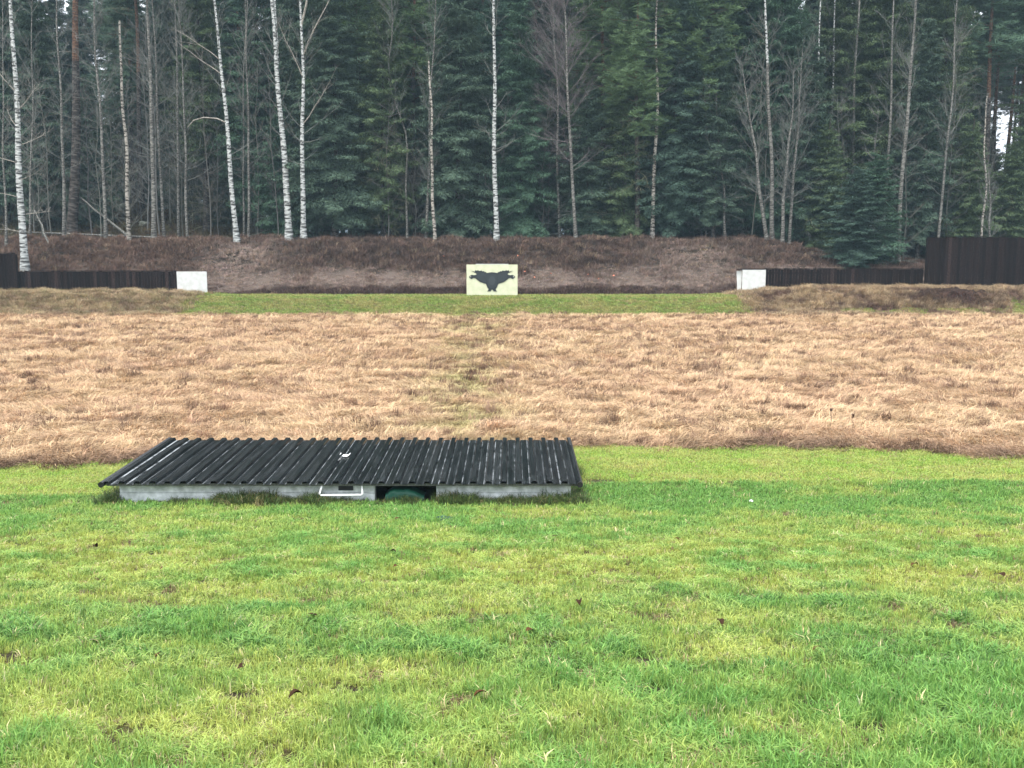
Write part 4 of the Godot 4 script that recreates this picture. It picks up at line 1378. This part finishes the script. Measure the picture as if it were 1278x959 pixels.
func make_materials() -> void:
	M.birch_bark = bark(bark_texture(3, Color(0.63, 0.64, 0.625), Color(0.22, 0.215, 0.21), 75, Vector2i(8, 40), Vector2i(6, 44), 0.45))
	M.pale_bark = bark(bark_texture(4, Color(0.60, 0.58, 0.54), Color(0.20, 0.18, 0.16), 120, Vector2i(8, 30), Vector2i(6, 26), 0.25))
	M.grey_bark = bark(bark_texture(5, Color(0.43, 0.425, 0.40), Color(0.25, 0.24, 0.225), 190, Vector2i(6, 26), Vector2i(6, 30), 0.35))
	M.branch_bark = bark(bark_texture(6, Color(0.56, 0.54, 0.50), Color(0.25, 0.23, 0.21), 60, Vector2i(8, 30), Vector2i(6, 20), 0.2))
	M.dark_bark = bark(bark_texture(7, Color(0.33, 0.31, 0.29), Color(0.17, 0.155, 0.145), 300, Vector2i(4, 14), Vector2i(10, 50), 0.4))
	M.pine_upper = bark(bark_texture(8, Color(0.40, 0.31, 0.25), Color(0.26, 0.20, 0.17), 240, Vector2i(4, 16), Vector2i(8, 40), 0.35))
	M.twig = leafy(0.9, 0.0, 0.2)
	M.needles = leafy(0.7, 0.45, 0.3)
	for k in 4:
		M["needles_%d" % k] = leafy(0.7, 0.45, 0.3)
		M["needles_%d" % k].albedo_color = [Color(0.92, 0.95, 0.95), Color(0.84, 0.90, 0.93), Color(1.0, 1.0, 0.86), Color(0.90, 1.0, 0.96)][k]
	M.stone = grainy(paint(lin(0.30, 0.30, 0.28)), 41, 0.03, Color(0.5, 0.55, 0.45), Color(1, 1, 1), 1.3)
	M.whitewash = grainy(paint(lin(0.84, 0.85, 0.86), 0.85), 51, 0.02, Color(0.70, 0.72, 0.70), Color(1, 1, 1), 1.3)
	M.old_wood = grainy(paint(lin(0.20, 0.205, 0.19)), 61, 0.05, Color(0.55, 0.55, 0.5), Color(1, 1, 1), 3.0)
	M.white_paint = paint(lin(0.82, 0.82, 0.80), 0.5)
	M.niche_shade_black = paint(lin(0.012, 0.012, 0.012), 0.7)  # near black for the painted niche shade
	var roof := paint(lin(0.009, 0.011, 0.012), 1.0)
	roof.roughness_texture = roof_gloss()
	
	roof.metallic_specular = 0.5
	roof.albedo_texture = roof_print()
	roof.albedo_color = Color.WHITE
	M.roof = roof
	M.verge = paint(lin(0.012, 0.012, 0.013), 0.35)
	M.tarpaulin = paint(lin(0.018, 0.125, 0.075), 0.45)
	for k in 5:
		var g: float = [0.013, 0.018, 0.009, 0.034, 0.014][k]
		M["board_%d" % k] = grainy(paint(lin(g * 1.6, g * 1.05, g * 0.95), 0.9), 80 + k, 0.04, Color(0.5, 0.5, 0.5), Color(1, 1, 1), 1.1)
		M["board_%d" % k].metallic_specular = 0.2
	M.panel_white = grainy(paint(lin(0.56, 0.57, 0.56), 0.6), 91, 0.02, Color(0.90, 0.90, 0.88), Color(1, 1, 1), 0.6)
	M.cream = grainy(paint(lin(0.55, 0.56, 0.39), 0.6), 92, 0.02, Color(0.92, 0.92, 0.90), Color(1, 1, 1), 0.6)
	M.bird_dark = paint(lin(0.014, 0.018, 0.020), 0.8)
	M.bird_grey = paint(lin(0.019, 0.024, 0.027), 0.8)
	M.bird_light = paint(lin(0.028, 0.034, 0.037), 0.8)
	M.heap = grainy(paint(lin(0.085, 0.055, 0.042)), 95, 0.05, Color(0.35, 0.35, 0.35), Color(1, 1, 1), 1.6)
	M.clay = paint(lin(0.75, 0.25, 0.14), 0.7)
	M.leaf_0 = paint(lin(0.075, 0.036, 0.016), 0.8)
	M.leaf_1 = paint(lin(0.040, 0.022, 0.013), 0.8)
	for q in [M.leaf_0, M.leaf_1, M.heap]: q.metallic_specular = 0.12
	M.dock = paint(lin(0.15, 0.095, 0.065), 0.9)


func roof_print() -> ImageTexture:
	# black coating with whitish run-off lines along the rib feet, wet sheen painted into them, and pale speckles
	var r := RandomNumberGenerator.new()
	r.seed = 91
	var f := FastNoiseLite.new()
	f.seed = 12
	f.frequency = 0.02
	var w := 2048
	var h := 256
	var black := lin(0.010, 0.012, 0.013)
	var lime_and_sheen := lin(0.40, 0.42, 0.43)
	var im := Image.create(w, h, false, Image.FORMAT_RGB8)
	for y in h:
		for x in w:
			im.set_pixel(x, y, black * (0.85 + 0.35 * f.get_noise_2d(x * 2.0, y * 0.4)))
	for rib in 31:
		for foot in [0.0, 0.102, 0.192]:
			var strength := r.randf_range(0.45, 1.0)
			if rib < 2: strength = 1.3  # wet sky sheen painted onto the two leftmost ribs
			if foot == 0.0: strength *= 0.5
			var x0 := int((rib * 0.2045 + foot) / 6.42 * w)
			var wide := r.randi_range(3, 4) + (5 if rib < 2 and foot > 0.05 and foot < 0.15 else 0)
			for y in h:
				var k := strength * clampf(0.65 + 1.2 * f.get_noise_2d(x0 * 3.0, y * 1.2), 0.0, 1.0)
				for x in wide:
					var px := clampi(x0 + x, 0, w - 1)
					im.set_pixel(px, y, im.get_pixel(px, y).lerp(lime_and_sheen, clampf(k * r.randf_range(0.5, 1.1), 0.0, 1.0)))
	for i in 9000:  # pale speckles, most of them towards the right end
		var x := clampi(int(r.randfn(0.86, 0.09) * w), 0, w - 1) if r.randf() < 0.6 else r.randi() % w
		var y := r.randi() % h
		if f.get_noise_2d(x * 0.5 + 700.0, y * 0.25) < 0.05: continue
		for k in r.randi_range(1, 5):
			im.set_pixel(x, mini(y + k, h - 1), im.get_pixel(x, mini(y + k, h - 1)).lerp(lime_and_sheen, r.randf_range(0.1, 0.55)))
	return ImageTexture.create_from_image(im)

func roof_gloss() -> ImageTexture:
	var f := FastNoiseLite.new()
	f.seed = 71
	f.frequency = 0.03
	var im := Image.create(512, 128, false, Image.FORMAT_RGB8)
	for y in 128:
		for x in 512:
			var k := clampf(0.16 + 0.14 * f.get_noise_2d(x * 2.0, y * 0.5), 0.03, 0.4)
			im.set_pixel(x, y, Color(k, k, k))
	return ImageTexture.create_from_image(im)


func _ready() -> void:
	# ---- camera, sky, light, exposure
	var cam := Camera3D.new()
	cam.name = "camera"
	add_child(cam)
	cam.position = Vector3(0, EYE, 0)
	cam.rotation_degrees = Vector3(-8.19, 0, 0)
	cam.fov = 40.0
	cam.near = 0.1
	cam.far = 4000.0
	cam.current = true
	var env := Environment.new()
	env.background_mode = Environment.BG_SKY
	var sky_mat := ProceduralSkyMaterial.new()
	sky_mat.sky_top_color = Color(0.90, 0.93, 0.97)
	sky_mat.sky_horizon_color = Color(0.86, 0.88, 0.91)
	sky_mat.sky_curve = 0.2
	sky_mat.ground_bottom_color = Color(0.3, 0.3, 0.28)
	sky_mat.ground_horizon_color = Color(0.5, 0.5, 0.5)
	var sky := Sky.new()
	sky.sky_material = sky_mat
	env.sky = sky
	env.tonemap_mode = Environment.TONE_MAPPER_LINEAR
	env.tonemap_exposure = EXPOSURE
	env.sdfgi_enabled = true
	env.ssao_enabled = true
	env.ssil_enabled = true
	env.fog_enabled = true
	env.fog_density = 0.0005
	env.fog_light_color = Color(0.80, 0.93, 1.0)
	var we := WorldEnvironment.new()
	we.name = "environment"
	we.environment = env
	add_child(we)
	var sun := DirectionalLight3D.new()
	sun.name = "sun"
	sun.light_color = Color(1.0, 0.98, 0.95)
	sun.light_energy = SUN_ENERGY
	sun.light_angular_distance = 25.0
	sun.shadow_enabled = true
	sun.sky_mode = DirectionalLight3D.SKY_MODE_LIGHT_ONLY
	sun.rotation_degrees = Vector3(-62, -25, 0)
	add_child(sun)
	# ---- the scene
	rng.seed = 20240117
	lump.seed = 5
	lump.frequency = 0.55
	lump.fractal_octaves = 3
	patch.seed = 17
	patch.frequency = 0.28
	patch.fractal_octaves = 4
	fine.seed = 31
	fine.frequency = 0.1
	make_materials()
	build_ground()
	build_forest()
	build_shelter()
	build_range()
	plant_lawn()
	plant_field()
	plant_bank()
	build_small()
